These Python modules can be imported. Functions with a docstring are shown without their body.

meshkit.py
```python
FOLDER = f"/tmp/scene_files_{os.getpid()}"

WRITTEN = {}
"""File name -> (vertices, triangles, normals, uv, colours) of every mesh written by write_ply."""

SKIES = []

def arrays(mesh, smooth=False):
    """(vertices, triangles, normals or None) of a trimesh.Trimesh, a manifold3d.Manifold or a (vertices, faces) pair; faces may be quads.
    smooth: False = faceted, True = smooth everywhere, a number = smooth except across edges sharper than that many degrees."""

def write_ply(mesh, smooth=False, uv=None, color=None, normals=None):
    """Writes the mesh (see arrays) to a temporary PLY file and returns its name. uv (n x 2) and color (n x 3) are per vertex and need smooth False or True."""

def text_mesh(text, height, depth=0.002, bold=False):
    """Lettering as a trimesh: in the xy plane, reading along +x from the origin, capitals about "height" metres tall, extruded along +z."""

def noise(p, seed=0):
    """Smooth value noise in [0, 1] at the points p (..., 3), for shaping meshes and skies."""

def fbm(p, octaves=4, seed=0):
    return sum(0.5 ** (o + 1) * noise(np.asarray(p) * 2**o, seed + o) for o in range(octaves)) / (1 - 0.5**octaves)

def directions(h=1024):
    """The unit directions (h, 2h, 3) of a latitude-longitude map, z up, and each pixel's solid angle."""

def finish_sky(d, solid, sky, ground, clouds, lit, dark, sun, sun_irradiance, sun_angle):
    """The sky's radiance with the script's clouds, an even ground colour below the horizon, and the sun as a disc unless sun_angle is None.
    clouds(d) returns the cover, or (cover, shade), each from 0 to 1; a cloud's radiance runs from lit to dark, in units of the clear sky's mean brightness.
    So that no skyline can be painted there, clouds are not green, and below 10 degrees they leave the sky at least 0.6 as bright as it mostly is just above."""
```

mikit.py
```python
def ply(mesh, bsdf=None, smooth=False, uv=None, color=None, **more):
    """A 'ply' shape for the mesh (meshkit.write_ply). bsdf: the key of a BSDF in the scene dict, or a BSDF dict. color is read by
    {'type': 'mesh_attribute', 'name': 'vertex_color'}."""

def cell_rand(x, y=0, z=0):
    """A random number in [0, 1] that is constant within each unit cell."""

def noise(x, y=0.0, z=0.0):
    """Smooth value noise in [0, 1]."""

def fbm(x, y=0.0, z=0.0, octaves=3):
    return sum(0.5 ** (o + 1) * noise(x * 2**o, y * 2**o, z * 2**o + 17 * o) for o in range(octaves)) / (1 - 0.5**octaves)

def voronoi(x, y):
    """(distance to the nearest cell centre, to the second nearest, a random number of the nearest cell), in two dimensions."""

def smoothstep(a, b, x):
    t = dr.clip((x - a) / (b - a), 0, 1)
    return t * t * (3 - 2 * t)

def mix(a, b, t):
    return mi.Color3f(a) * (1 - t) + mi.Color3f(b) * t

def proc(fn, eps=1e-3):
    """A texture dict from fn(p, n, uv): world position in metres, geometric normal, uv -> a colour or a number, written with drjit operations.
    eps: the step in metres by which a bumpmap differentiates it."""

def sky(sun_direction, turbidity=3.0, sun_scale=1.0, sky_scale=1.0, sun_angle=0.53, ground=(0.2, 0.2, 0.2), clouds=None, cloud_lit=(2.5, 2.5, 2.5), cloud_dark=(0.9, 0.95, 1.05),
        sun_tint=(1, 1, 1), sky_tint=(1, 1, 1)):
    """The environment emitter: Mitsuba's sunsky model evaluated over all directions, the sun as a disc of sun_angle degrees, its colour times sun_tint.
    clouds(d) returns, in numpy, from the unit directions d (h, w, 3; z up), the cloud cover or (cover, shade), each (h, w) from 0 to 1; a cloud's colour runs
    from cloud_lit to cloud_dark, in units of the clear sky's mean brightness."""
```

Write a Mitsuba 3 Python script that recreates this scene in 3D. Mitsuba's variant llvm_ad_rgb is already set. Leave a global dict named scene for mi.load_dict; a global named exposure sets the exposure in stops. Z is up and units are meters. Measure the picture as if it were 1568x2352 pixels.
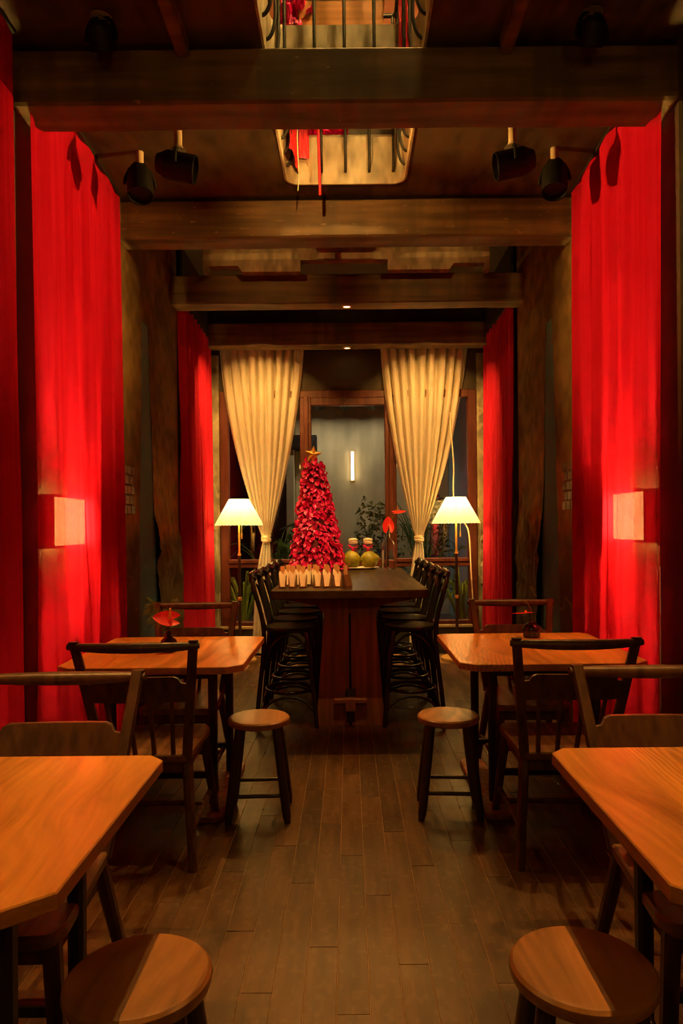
import math, random
import numpy as np, trimesh, mitsuba as mi, drjit as dr, mikit, meshkit
from mikit import noise, fbm, voronoi, cell_rand, smoothstep, mix, proc
from shapely.geometry import Polygon, box as sbox
from shapely.ops import unary_union
T = mi.ScalarTransform4f
scene, labels = {}, {}
rng = np.random.default_rng(7)
random.seed(7)
rad = math.radians
# ------------------------------------------------------------------ camera, sky, exposure
F = 1620.0                                   # focal length in pixels of the 1568 x 2352 frame
EYE = 1.40
ROLL = 0.55
exposure = 5.0                               # the lights below are given at exposure 0 and scaled by LS
LS = 2.0 ** -exposure
scene['camera'] = {'type': 'perspective', 'fov': 2 * math.degrees(math.atan(784 / F)), 'fov_axis': 'x',
                   'principal_point_offset_x': -17 / 1568, 'principal_point_offset_y': -34 / 2352,
                   'near_clip': 0.05, 'far_clip': 100.0,
                   'to_world': T().look_at(origin=[0, 0, EYE], target=[0, 1, EYE], up=[math.sin(rad(ROLL)), 0, math.cos(rad(ROLL))])}
scene['night_sky'] = {'type': 'constant', 'radiance': {'type': 'rgb', 'value': [0.006 * LS, 0.009 * LS, 0.013 * LS]}}
WARM = np.array([1.0, 0.48, 0.10])           # tungsten
LAMP = np.array([1.0, 0.60, 0.16])           # the floor lamps' bulbs


def rgb(c):
    return {'type': 'rgb', 'value': [float(x) for x in c]}


def em(c):
    return {'type': 'rgb', 'value': [float(x) * LS for x in c]}


def spot(key, pos, target, power, cutoff=30, beam=None, color=WARM):
    scene[key] = {'type': 'spot', 'to_world': T().look_at(origin=list(pos), target=list(target), up=[0.01, 0.02, 1]),
                  'intensity': em(np.array(color) * power), 'cutoff_angle': float(cutoff), 'beam_width': float(beam if beam else cutoff * 0.6)}


FILL_BAR, FILL_LINTEL, FILL_GLOBE = 24.0, 0.6, 95.0  # strengths of the added fill lights
SPOT_TABLE, SPOT_CURTAIN, SPOT_FAR, SPOT_SHEER, DOWNLIGHT, SHADE, BULB, UPPER, SCONCE = 20.0, 20.0, 19.0, 23.0, 12.0, 5.2, 260.0, 800.0, 21.0

# ------------------------------------------------------------------ materials
def pr(name, color, rough=0.5, metallic=0.0, spec=0.5, two=True, bump=None, bscale=0.002, **kw):
    b = {'type': 'principled', 'base_color': color if isinstance(color, dict) else rgb(color), 'roughness': rough, 'metallic': metallic, 'specular': spec, **kw}
    if bump is not None:
        b = {'type': 'bumpmap', 'nested_texture': bump, 'scale': bscale, 'bsdf': b}
    scene[name] = {'type': 'twosided', 'bsdf': b} if two else b


def wood_fn(dark, light, axis='y', freq=430., warp=0.16, fine=170., stretch=0.16, cx=0.9):
    def f(p, n, uv):
        a, b, c = (p.x, p.y, p.z) if axis == 'y' else ((p.y, p.x, p.z) if axis == 'x' else (p.x + p.y, p.z, p.x - p.y))
        a2 = a - dr.select(a < 0, -cx, cx)
        wob = 0.10 * fbm(a * 3 + 3, b * 1.1, c * 3, 3)
        r = dr.sqrt(a2 * a2 + dr.square(stretch * (b - 1.9)) + 6e-4) + warp * fbm(a * 4 + 3, b * 1.3, c * 4, 4)
        ring = 0.5 + 0.5 * dr.sin(r * freq)
        arch = smoothstep(0.45, 0.68, noise(a * 3.1 + 2, b * 0.9, 4.0))            # cathedral figure only in places
        broad = fbm(a * 9 + wob * 60, b * 0.8, 2.0, 3)
        streak = fbm(a * 34 + wob * 200, b * 2.0, c * 34, 3)
        g = fbm(a * fine + wob * 500, b * 9, c * fine, 2)
        t = dr.clip(1.15 * broad + 0.75 * streak + 0.35 * g + 0.38 * arch * (ring - 0.3) - 0.78, 0, 1)
        return mix(light, dark, t)
    return f


def plain_wood(dark, light, axis, s=1.0):
    def f(p, n, uv):
        a, b, c = (p.x, p.y, p.z) if axis == 'y' else ((p.y, p.x, p.z) if axis == 'x' else (p.x, p.z, p.y))
        t = 0.6 * fbm(a * 40 * s, b * 2.5 * s, c * 40 * s, 3) + 0.4 * fbm(a * 5, b * 1.3, c * 5, 2)
        return mix(dark, light, smoothstep(0.25, 0.8, t))
    return f


pr('m_table', proc(wood_fn((0.22, 0.070, 0.013), (0.55, 0.215, 0.045), 'y')), 0.32, spec=0.45)
pr('m_table_edge', proc(plain_wood((0.10, 0.04, 0.012), (0.20, 0.085, 0.025), 'x')), 0.4)
pr('m_table_base', (0.016, 0.012, 0.009), 0.45)
pr('m_chair', proc(plain_wood((0.036, 0.012, 0.005), (0.100, 0.034, 0.013), 'z')), 0.38)
pr('m_chair_seat', proc(plain_wood((0.08, 0.032, 0.013), (0.19, 0.078, 0.028), 'y')), 0.36)
pr('m_stool_seat', proc(wood_fn((0.13, 0.046, 0.013), (0.34, 0.135, 0.036), 'y', freq=300., warp=0.12, cx=0.47)), 0.33)
pr('m_stool_leg', proc(plain_wood((0.018, 0.010, 0.006), (0.05, 0.024, 0.012), 'z')), 0.4)
pr('m_bar_top', proc(plain_wood((0.026, 0.013, 0.006), (0.060, 0.030, 0.013), 'y')), 0.36, spec=0.2)
pr('m_trestle', proc(plain_wood((0.12, 0.034, 0.014), (0.24, 0.075, 0.028), 'z')), 0.5)
pr('m_black', (0.012, 0.010, 0.009), 0.28)
pr('m_black_matte', (0.0035, 0.0032, 0.003), 0.55, spec=0.25)
pr('m_iron', (0.030, 0.026, 0.020), 0.5, metallic=0.4)


def floor_fn(c0, c1, seed):
    def f(p, n, uv):
        t = 0.5 * fbm(p.x * 30, p.y * 4, seed, 3) + 0.5 * fbm(p.x * 2.2 + seed, p.y * 1.6, 0.0, 3)
        spots = smoothstep(0.74, 0.80, noise(p.x * 55, p.y * 40, seed))
        return mix(mix(c0, c1, smoothstep(0.25, 0.75, t)), (0.16, 0.085, 0.03), spots * 0.10)
    return f


def floor_rough(p, n, uv):
    return 0.27 + 0.30 * fbm(p.x * 3.0, p.y * 2.4, 2.0, 3)


for k, (a, b) in enumerate((((0.041, 0.0145, 0.0036), (0.076, 0.0275, 0.0065)), ((0.038, 0.0135, 0.0034), (0.071, 0.0260, 0.0062)), ((0.044, 0.0155, 0.0038), (0.080, 0.0290, 0.0070)))):
    pr(f'm_plank{k}', proc(floor_fn(a, b, 3.0 * k)), proc(floor_rough), spec=0.33)
pr('m_grout', (0.17, 0.085, 0.03), 0.6)


def plaster_fn(p, n, uv):
    t = fbm(p.x * 2.2 + 9, p.y * 2.2, p.z * 1.6, 4)
    s = fbm(p.x * 14, p.y * 14, p.z * 10, 3)
    c = mix((0.080, 0.048, 0.015), (0.230, 0.140, 0.046), smoothstep(0.25, 0.78, 0.65 * t + 0.35 * s))
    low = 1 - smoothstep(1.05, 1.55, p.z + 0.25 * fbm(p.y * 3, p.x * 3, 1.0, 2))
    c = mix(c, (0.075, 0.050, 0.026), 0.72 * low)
    # golden lamplight painted into the plaster as a ragged band at eye height
    lamp_glow = smoothstep(0.44, 0.62, fbm(p.y * 3.0 + p.x, p.z * 2.2, 8.0, 4)) * smoothstep(1.25, 1.42, p.z) * (1 - smoothstep(1.70, 2.25, p.z))
    c = mix(c, mix((0.22, 0.125, 0.025), (0.46, 0.28, 0.06), s), lamp_glow * 0.85)
    vein = 1 - smoothstep(0.0, 0.018, dr.abs(fbm(p.y * 2.3 + p.x * 2.3, p.z * 2.0, 5.0, 3) - 0.5))
    return mix(c, (0.26, 0.19, 0.09), vein * low * 0.6)


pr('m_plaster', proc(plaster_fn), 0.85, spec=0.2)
pr('m_brick', proc(lambda p, n, uv: mix((0.10, 0.066, 0.03), (0.24, 0.16, 0.07), fbm(p.y * 18, p.z * 25, p.x * 18, 3))), 0.55)


def stone_fn(p, n, uv):
    t = fbm(p.x * 5, p.y * 5, p.z * 4, 4)
    vein = 1 - smoothstep(0.0, 0.03, dr.abs(fbm(p.x * 3 + 2, p.z * 3, p.y * 3, 3) - 0.5))
    return mix(mix((0.13, 0.11, 0.07), (0.32, 0.28, 0.18), smoothstep(0.3, 0.75, t)), (0.48, 0.42, 0.28), vein * 0.4)


pr('m_stone', proc(stone_fn), 0.55)


def slate_fn(p, n, uv):
    t = fbm(p.y * 5, p.z * 5, p.x, 4)
    v1 = 1 - smoothstep(0.0, 0.006, dr.abs(fbm(p.y * 1.7 + 4, p.z * 1.3, 2.0, 4) - 0.52))
    return mix(mix((0.080, 0.170, 0.210), (0.120, 0.230, 0.275), t), (0.24, 0.23, 0.17), v1 * 0.5)


pr('m_slate', proc(slate_fn), 0.8, spec=0.12)


def dark_wall_fn(p, n, uv):
    return mix((0.022, 0.015, 0.008), (0.052, 0.034, 0.017), fbm(p.x * 4, p.y * 4, p.z * 4, 3))


pr('m_dark_wall', proc(dark_wall_fn), 0.7)


def beam_fn(p, n, uv):
    t = fbm(p.x * 1.6, p.y * 18, p.z * 22, 4)
    s = fbm(p.x * 5, p.y * 5, p.z * 2.5 + 4, 3)
    c = mix((0.070, 0.040, 0.014), (0.200, 0.115, 0.040), smoothstep(0.25, 0.78, 0.55 * t + 0.45 * s))
    run = smoothstep(0.52, 0.75, fbm(p.x * 9, p.y * 1.0, p.z * 0.8, 3))       # water marks running down the faces
    c = mix(c, (0.060, 0.042, 0.019), run * 0.55)
    fleck = smoothstep(0.90, 0.93, noise(p.x * 42, p.y * 42, p.z * 42))
    return mix(c, (0.30, 0.19, 0.07), fleck * 0.4)


pr('m_beam', proc(beam_fn), 0.6)


def ceil_fn(p, n, uv):
    t = fbm(p.x * 1.8, p.y * 2.2, 3.0, 4)
    s = fbm(p.x * 14, p.y * 5, 1.0, 3)
    return mix((0.035, 0.020, 0.008), (0.105, 0.062, 0.024), smoothstep(0.3, 0.75, 0.6 * t + 0.4 * s))


pr('m_ceiling', proc(ceil_fn), 0.7)
pr('m_ceiling_dark', (0.050, 0.034, 0.018), 0.8)
pr('m_concrete', proc(lambda p, n, uv: mix((0.22, 0.18, 0.11), (0.46, 0.39, 0.26), smoothstep(0.25, 0.75, 0.5 * fbm(p.x * 9, p.y * 9, p.z * 3, 3) + 0.5 * fbm(p.x * 25, p.y * 25, p.z * 9, 2)))), 0.75)
pr('m_frame', proc(plain_wood((0.060, 0.010, 0.005), (0.110, 0.021, 0.009), 'z')), 0.45)
pr('m_sill', (0.40, 0.30, 0.16), 0.6)
pr('m_plinth', (0.014, 0.013, 0.012), 0.6)
pr('m_brass', (0.74, 0.43, 0.11), 0.32, metallic=0.45)
pr('m_pole', (0.030, 0.016, 0.010), 0.35)
pr('m_lamp_base', (0.45, 0.26, 0.09), 0.45)
pr('m_cord', (0.72, 0.64, 0.46), 0.5)
pr('m_paper', (0.82, 0.74, 0.58), 0.7)
pr('m_pale_wood', proc(plain_wood((0.50, 0.26, 0.11), (0.68, 0.38, 0.18), 'z')), 0.5)
pr('m_brown_block', (0.15, 0.062, 0.028), 0.5)
pr('m_plate', (0.70, 0.66, 0.56), 0.25)
pr('m_fruit', proc(lambda p, n, uv: mix((0.20, 0.175, 0.012), (0.38, 0.31, 0.022), smoothstep(0.25, 0.75, fbm(p.x * 22, p.y * 22, p.z * 22, 3)))), 0.42, bump=proc(lambda p, n, uv: noise(p.x * 320, p.y * 320, p.z * 320)), bscale=0.0008)
for k, c in enumerate(((0.78, 0.014, 0.16), (0.60, 0.008, 0.10), (0.86, 0.05, 0.26))):
    pr(f'm_petal{k}', c, 0.27, spec=0.7)
pr('m_tree_core', (0.12, 0.002, 0.012), 0.6)
pr('m_gold', (0.90, 0.52, 0.12), 0.38, metallic=0.55)
pr('m_red_cloth', (0.62, 0.016, 0.030), 0.5)
pr('m_anthurium', (0.78, 0.025, 0.030), 0.22, spec=0.6)
pr('m_spadix', (0.95, 0.52, 0.12), 0.5)
pr('m_stem', (0.10, 0.17, 0.035), 0.5)
pr('m_vase', (0.008, 0.008, 0.012), 0.08, spec=0.7)
pr('m_orange', proc(plain_wood((0.40, 0.16, 0.04), (0.62, 0.27, 0.075), 'x')), 0.45)
pr('m_maroon', (0.22, 0.06, 0.025), 0.6)
for k, (c, t) in enumerate((((0.060, 0.115, 0.030), 0.5), ((0.24, 0.30, 0.040), 0.6), ((0.055, 0.090, 0.085), 0.4), ((0.13, 0.12, 0.040), 0.4))):
    scene[f'm_leaf{k}'] = {'type': 'principledthin', 'base_color': rgb(c), 'roughness': 0.4, 'diff_trans': t, 'spec_trans': 0.0, 'eta': 1.4}
pr('m_outside_wall', proc(lambda p, n, uv: mix((0.26, 0.222, 0.135), (0.44, 0.375, 0.235), smoothstep(0.2, 0.8, 0.5 * fbm(p.x * 7, p.z * 1.0, 1.0, 4) + 0.5 * fbm(p.x * 2, p.z * 2, 3.0, 3)))), 0.8)
pr('m_blue_lit_wall', (0.20, 0.27, 0.36), 0.7)  # blue light painted into the side wall colour
pr('m_soil', (0.05, 0.04, 0.03), 0.9)
pr('m_bark', (0.07, 0.045, 0.025), 0.8)
scene['m_pane'] = {'type': 'thindielectric', 'int_ior': 1.5}
scene['m_glass'] = {'type': 'dielectric', 'int_ior': 1.5, 'ext_ior': 1.0}
scene['m_water'] = {'type': 'dielectric', 'int_ior': 1.33, 'ext_ior': 1.0}


def thin_cloth(name, color, diff_trans, opacity, rough=0.7):
    scene[name] = {'type': 'mask', 'opacity': opacity, 'bsdf': {'type': 'principledthin', 'base_color': color if isinstance(color, dict) else rgb(color), 'roughness': rough, 'diff_trans': diff_trans, 'spec_trans': 0.0, 'eta': 1.3}}


def red_weave(p, n, uv):
    t = fbm(p.y * 40, p.x * 20, p.z * 1.0, 3)
    return mix((0.66, 0.010, 0.034), (0.75, 0.017, 0.058), smoothstep(0.2, 0.8, t))


thin_cloth('m_red_curtain', proc(red_weave), 1.0, 0.98)
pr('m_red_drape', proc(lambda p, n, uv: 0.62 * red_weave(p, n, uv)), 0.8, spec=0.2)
thin_cloth('m_sheer', (0.86, 0.80, 0.66), 0.9, 0.88)
scene['m_shade'] = {'type': 'principledthin', 'base_color': rgb((0.95, 0.88, 0.72)), 'roughness': 0.7, 'diff_trans': 1.1, 'spec_trans': 0.0, 'eta': 1.3}

# ------------------------------------------------------------------ mesh helpers
cat = trimesh.util.concatenate


def hull(points):
    return trimesh.convex.convex_hull(np.asarray(points, float))


def cbox(x0, x1, y0, y1, z0, z1, c=0.004):
    """A box with chamfered edges."""
    c = min(c, (x1 - x0) / 2.5, (y1 - y0) / 2.5, (z1 - z0) / 2.5)
    pts = []
    for x, sx in ((x0, 1), (x1, -1)):
        for y, sy in ((y0, 1), (y1, -1)):
            for z, sz in ((z0, 1), (z1, -1)):
                pts += [(x + sx * c, y + sy * c, z), (x + sx * c, y, z + sz * c), (x, y + sy * c, z + sz * c)]
    return hull(pts)


def prism(poly, z0, z1, c=0.004):
    """A convex outline as a plate with chamfered rims."""
    P = Polygon(poly)
    q = np.array(P.buffer(-c, join_style=2).exterior.coords)[:-1]
    p = np.array(P.exterior.coords)[:-1]
    return hull(np.vstack([np.c_[q, np.full(len(q), z0)], np.c_[p, np.full(len(p), z0 + c)], np.c_[p, np.full(len(p), z1 - c)], np.c_[q, np.full(len(q), z1)]]))


def extrude(poly, h):
    P = poly if hasattr(poly, 'exterior') or hasattr(poly, 'geoms') else Polygon(poly)
    return cat([trimesh.creation.extrude_polygon(g, h, engine='earcut') for g in getattr(P, 'geoms', [P])])


def tube(pts, r, sides=10, closed=False):
    p = np.asarray(pts, float)
    n = len(p)
    r = np.broadcast_to(np.asarray(r, float), (n,))
    t = (np.roll(p, -1, 0) - np.roll(p, 1, 0)) if closed else np.gradient(p, axis=0)
    t /= np.linalg.norm(t, axis=1, keepdims=True) + 1e-12
    u = np.cross(t[0], [0, 0, 1.0] if abs(t[0][2]) < 0.9 else [1.0, 0, 0])
    u /= np.linalg.norm(u)
    U = [u]
    for i in range(1, n):
        u = U[-1] - t[i] * np.dot(U[-1], t[i])
        U.append(u / (np.linalg.norm(u) + 1e-12))
    U = np.array(U)
    V = np.cross(t, U)
    a = np.arange(sides) * 2 * np.pi / sides
    v = p[:, None] + r[:, None, None] * (np.cos(a)[None, :, None] * U[:, None] + np.sin(a)[None, :, None] * V[:, None])
    v = v.reshape(-1, 3)
    m = n if closed else n - 1
    i, j = np.meshgrid(np.arange(m), np.arange(sides), indexing='ij')
    i2, j2 = (i + 1) % n, (j + 1) % sides
    f = np.stack([i * sides + j, i * sides + j2, i2 * sides + j2, i2 * sides + j], -1).reshape(-1, 4)
    f = np.vstack([f[:, [0, 1, 2]], f[:, [0, 2, 3]]])
    if not closed:
        v = np.vstack([v, p[:1], p[-1:]])
        k = np.arange(sides)
        f = np.vstack([f, np.stack([np.full(sides, n * sides), (k + 1) % sides, k], 1), np.stack([np.full(sides, n * sides + 1), (n - 1) * sides + k, (n - 1) * sides + (k + 1) % sides], 1)])
    m = trimesh.Trimesh(v, f, process=False)
    return m


def lathe(profile, n=32):
    return trimesh.creation.revolve(np.asarray(profile, float), sections=n)


def taper(p0, p1, a0, a1, sides=12, seg=2):
    t = np.linspace(0, 1, seg + 1)
    return tube(np.array(p0)[None] * (1 - t[:, None]) + np.array(p1)[None] * t[:, None], a0 + (a1 - a0) * t, sides)


def slab(p0, p1, w0, d0, w1, d1):
    """A tapered flat post: at p0 w0 wide in x and d0 deep in y, at p1 w1 and d1."""
    pts = []
    for p, w, d in ((p0, w0, d0), (p1, w1, d1)):
        c = 0.22 * min(w, d)
        for sx in (-1, 1):
            for sy in (-1, 1):
                pts += [(p[0] + sx * (w / 2 - c), p[1] + sy * d / 2, p[2]), (p[0] + sx * w / 2, p[1] + sy * (d / 2 - c), p[2])]
    return hull(pts)


def grid(P):
    """(rows, columns, 3) of points as a sheet."""
    a, b = P.shape[:2]
    i, j = np.meshgrid(np.arange(a - 1), np.arange(b - 1), indexing='ij')
    q = np.stack([i * b + j, i * b + j + 1, (i + 1) * b + j + 1, (i + 1) * b + j], -1).reshape(-1, 4)
    return trimesh.Trimesh(P.reshape(-1, 3), np.vstack([q[:, [0, 1, 2]], q[:, [0, 2, 3]]]), process=False)


def moved(mesh, x=0, y=0, z=0, rx=0, ry=0, rz=0):
    m = mesh.copy()
    M = trimesh.transformations.euler_matrix(rad(rx), rad(ry), rad(rz))
    M[:3, 3] = (x, y, z)
    m.apply_transform(M)
    return m


USED = {}


def numbered(name):
    if name not in USED:
        USED[name] = 0
        return name
    USED[name] += 1
    return f'{name}_{USED[name]:03d}'


def shape(mesh, m, smooth=30, **kw):
    return mikit.ply(mesh, m, smooth=smooth, **kw)


def put(name, sh, parent=None, place=None, label=None):
    """One entry of the scene; sh is a shape dict (or None: a thing whose parts follow)."""
    key = numbered(f'{parent}__{name}' if parent else name)
    if sh is not None:
        sh = dict(sh)
        if place is not None:
            sh['to_world'] = place
        scene[key] = sh
    if label:
        labels[key] = {'label': label}
    return key


def tag(key, label, category, group=None):
    labels[key] = {'label': label, 'category': category}
    if group:
        labels[key]['group'] = group
    return key


def struct(name, mesh, m, parent=None, smooth=30):
    key = put(name, shape(mesh, m, smooth), parent)
    if not parent:
        labels[key] = {'kind': 'structure'}
    return key


def at(x, y, z=0, rz=0, s=1.0, ry=0):
    return T().translate([float(x), float(y), float(z)]).rotate([0, 0, 1], float(rz)).rotate([0, 1, 0], float(ry)).scale(float(s))


def thing(name, parts, place, label, category, group=None, where=None):
    """parts: [(name, shape or None, [sub-parts])]: one top-level thing at its place."""
    root = numbered(name)
    for part in parts:
        k = put(part[0], part[1], root, place, part[3] if len(part) > 3 else None)
        for sub in (part[2] if len(part) > 2 else []):
            put(sub[0], sub[1], k, place)
    tag(root, label, category, group)
    return root


def group_parts(root, parts):
    return [p for p in parts]

# ------------------------------------------------------------------ the setting
WX = 1.51                                   # inner face of the solid bays
BACK = 7.78                                 # inner face of the end wall
BEAMS = ((3.184, 3.414), (4.667, 4.867), (6.040, 6.240), (7.467, 7.652))
BZ0, BZ1, SLAB = 3.32, 3.57, 3.60
# floor and its planks
struct('floor', cbox(-1.9, 1.9, -2.6, BACK + 0.12, -0.15, -0.0022, 0.001), 'm_grout', smooth=False)
PW, PL = 0.0975, 0.98
plank = [shape(cbox(-PW / 2 + 0.0010, PW / 2 - 0.0010, -PL / 2 + 0.0010, PL / 2 - 0.0010, -0.012, 0.0, 0.0012), f'm_plank{k}', smooth=False) for k in range(3)]
for i in range(31):
    for j in range(8):
        x = (i - 15) * PW
        y0 = 0.55 + j * PL - (0.37 * i % 1.0) * PL * 0.9
        y = y0 + PL / 2
        if y + PL / 2 > BACK + 0.1 or y + PL / 2 < 0.7:
            continue
        M = T().translate([x, y, float(rng.uniform(-0.0007, 0.0))]).rotate([0, 1, 0], float(rng.normal(0, 0.12))).rotate([1, 0, 0], float(rng.normal(0, 0.035)))
        put('plank', plank[int(rng.integers(3))], 'floor', M)

# ceiling slab with two wells above the first bays; a higher ceiling beyond the second beam
HOLES = [(-0.375, 0.375, 2.62, 3.54), (-0.385, 0.385, 3.80, 4.53)]


def rounded(x0, x1, y0, y1, r):
    return sbox(x0 + r, y0 + r, x1 - r, y1 - r).buffer(r, quad_segs=6)


P = sbox(-1.9, -2.6, 1.9, 4.75)
for h in HOLES:
    P = P.difference(rounded(*h, 0.09))
struct('ceiling', moved(extrude(P, 0.29), z=SLAB), 'm_ceiling')
struct('ceiling', cbox(-1.9, 1.9, 4.70, BACK + 0.2, 3.92, 4.05, 0.002), 'm_ceiling_dark', smooth=False)
struct('ceiling', cbox(-1.9, 1.9, 4.68, 4.76, 3.60, 3.95, 0.002), 'm_ceiling_dark', smooth=False)
for h, hz in zip(HOLES, (3.896, 3.896)):     # rendered lining of each well
    ring = rounded(*h, 0.09)
    ring = ring.difference(ring.buffer(-0.012))
    put('well_lining', shape(moved(extrude(ring, hz - SLAB + 0.02), z=SLAB - 0.004), 'm_concrete', 40), 'ceiling')

# main beams
for k, (a, b) in enumerate(BEAMS):
    x = np.linspace(-1.9, 1.9, 96)
    sec = []
    rows = [(a, BZ0 + 0.012), (a + 0.012, BZ0), (b - 0.012, BZ0), (b, BZ0 + 0.012), (b, BZ1 - 0.012), (b - 0.012, BZ1), (a + 0.012, BZ1), (a, BZ1 - 0.012)]
    Pp = np.array([[(xx, yy, zz) for yy, zz in rows + rows[:1]] for xx in x])
    wob = (meshkit.fbm(np.stack([Pp[..., 0] * 1.7 + 11 * k, Pp[..., 1] * 3, Pp[..., 2] * 3], -1), 4) - 0.5)
    Pp[..., 1] += 0.014 * wob
    Pp[..., 2] += 0.020 * wob
    Pp[:, -1] = Pp[:, 0]
    tr = 1 if k else 1
    key = struct('ceiling_beam', grid(Pp[::-1]), 'm_beam', smooth=40)

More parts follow.
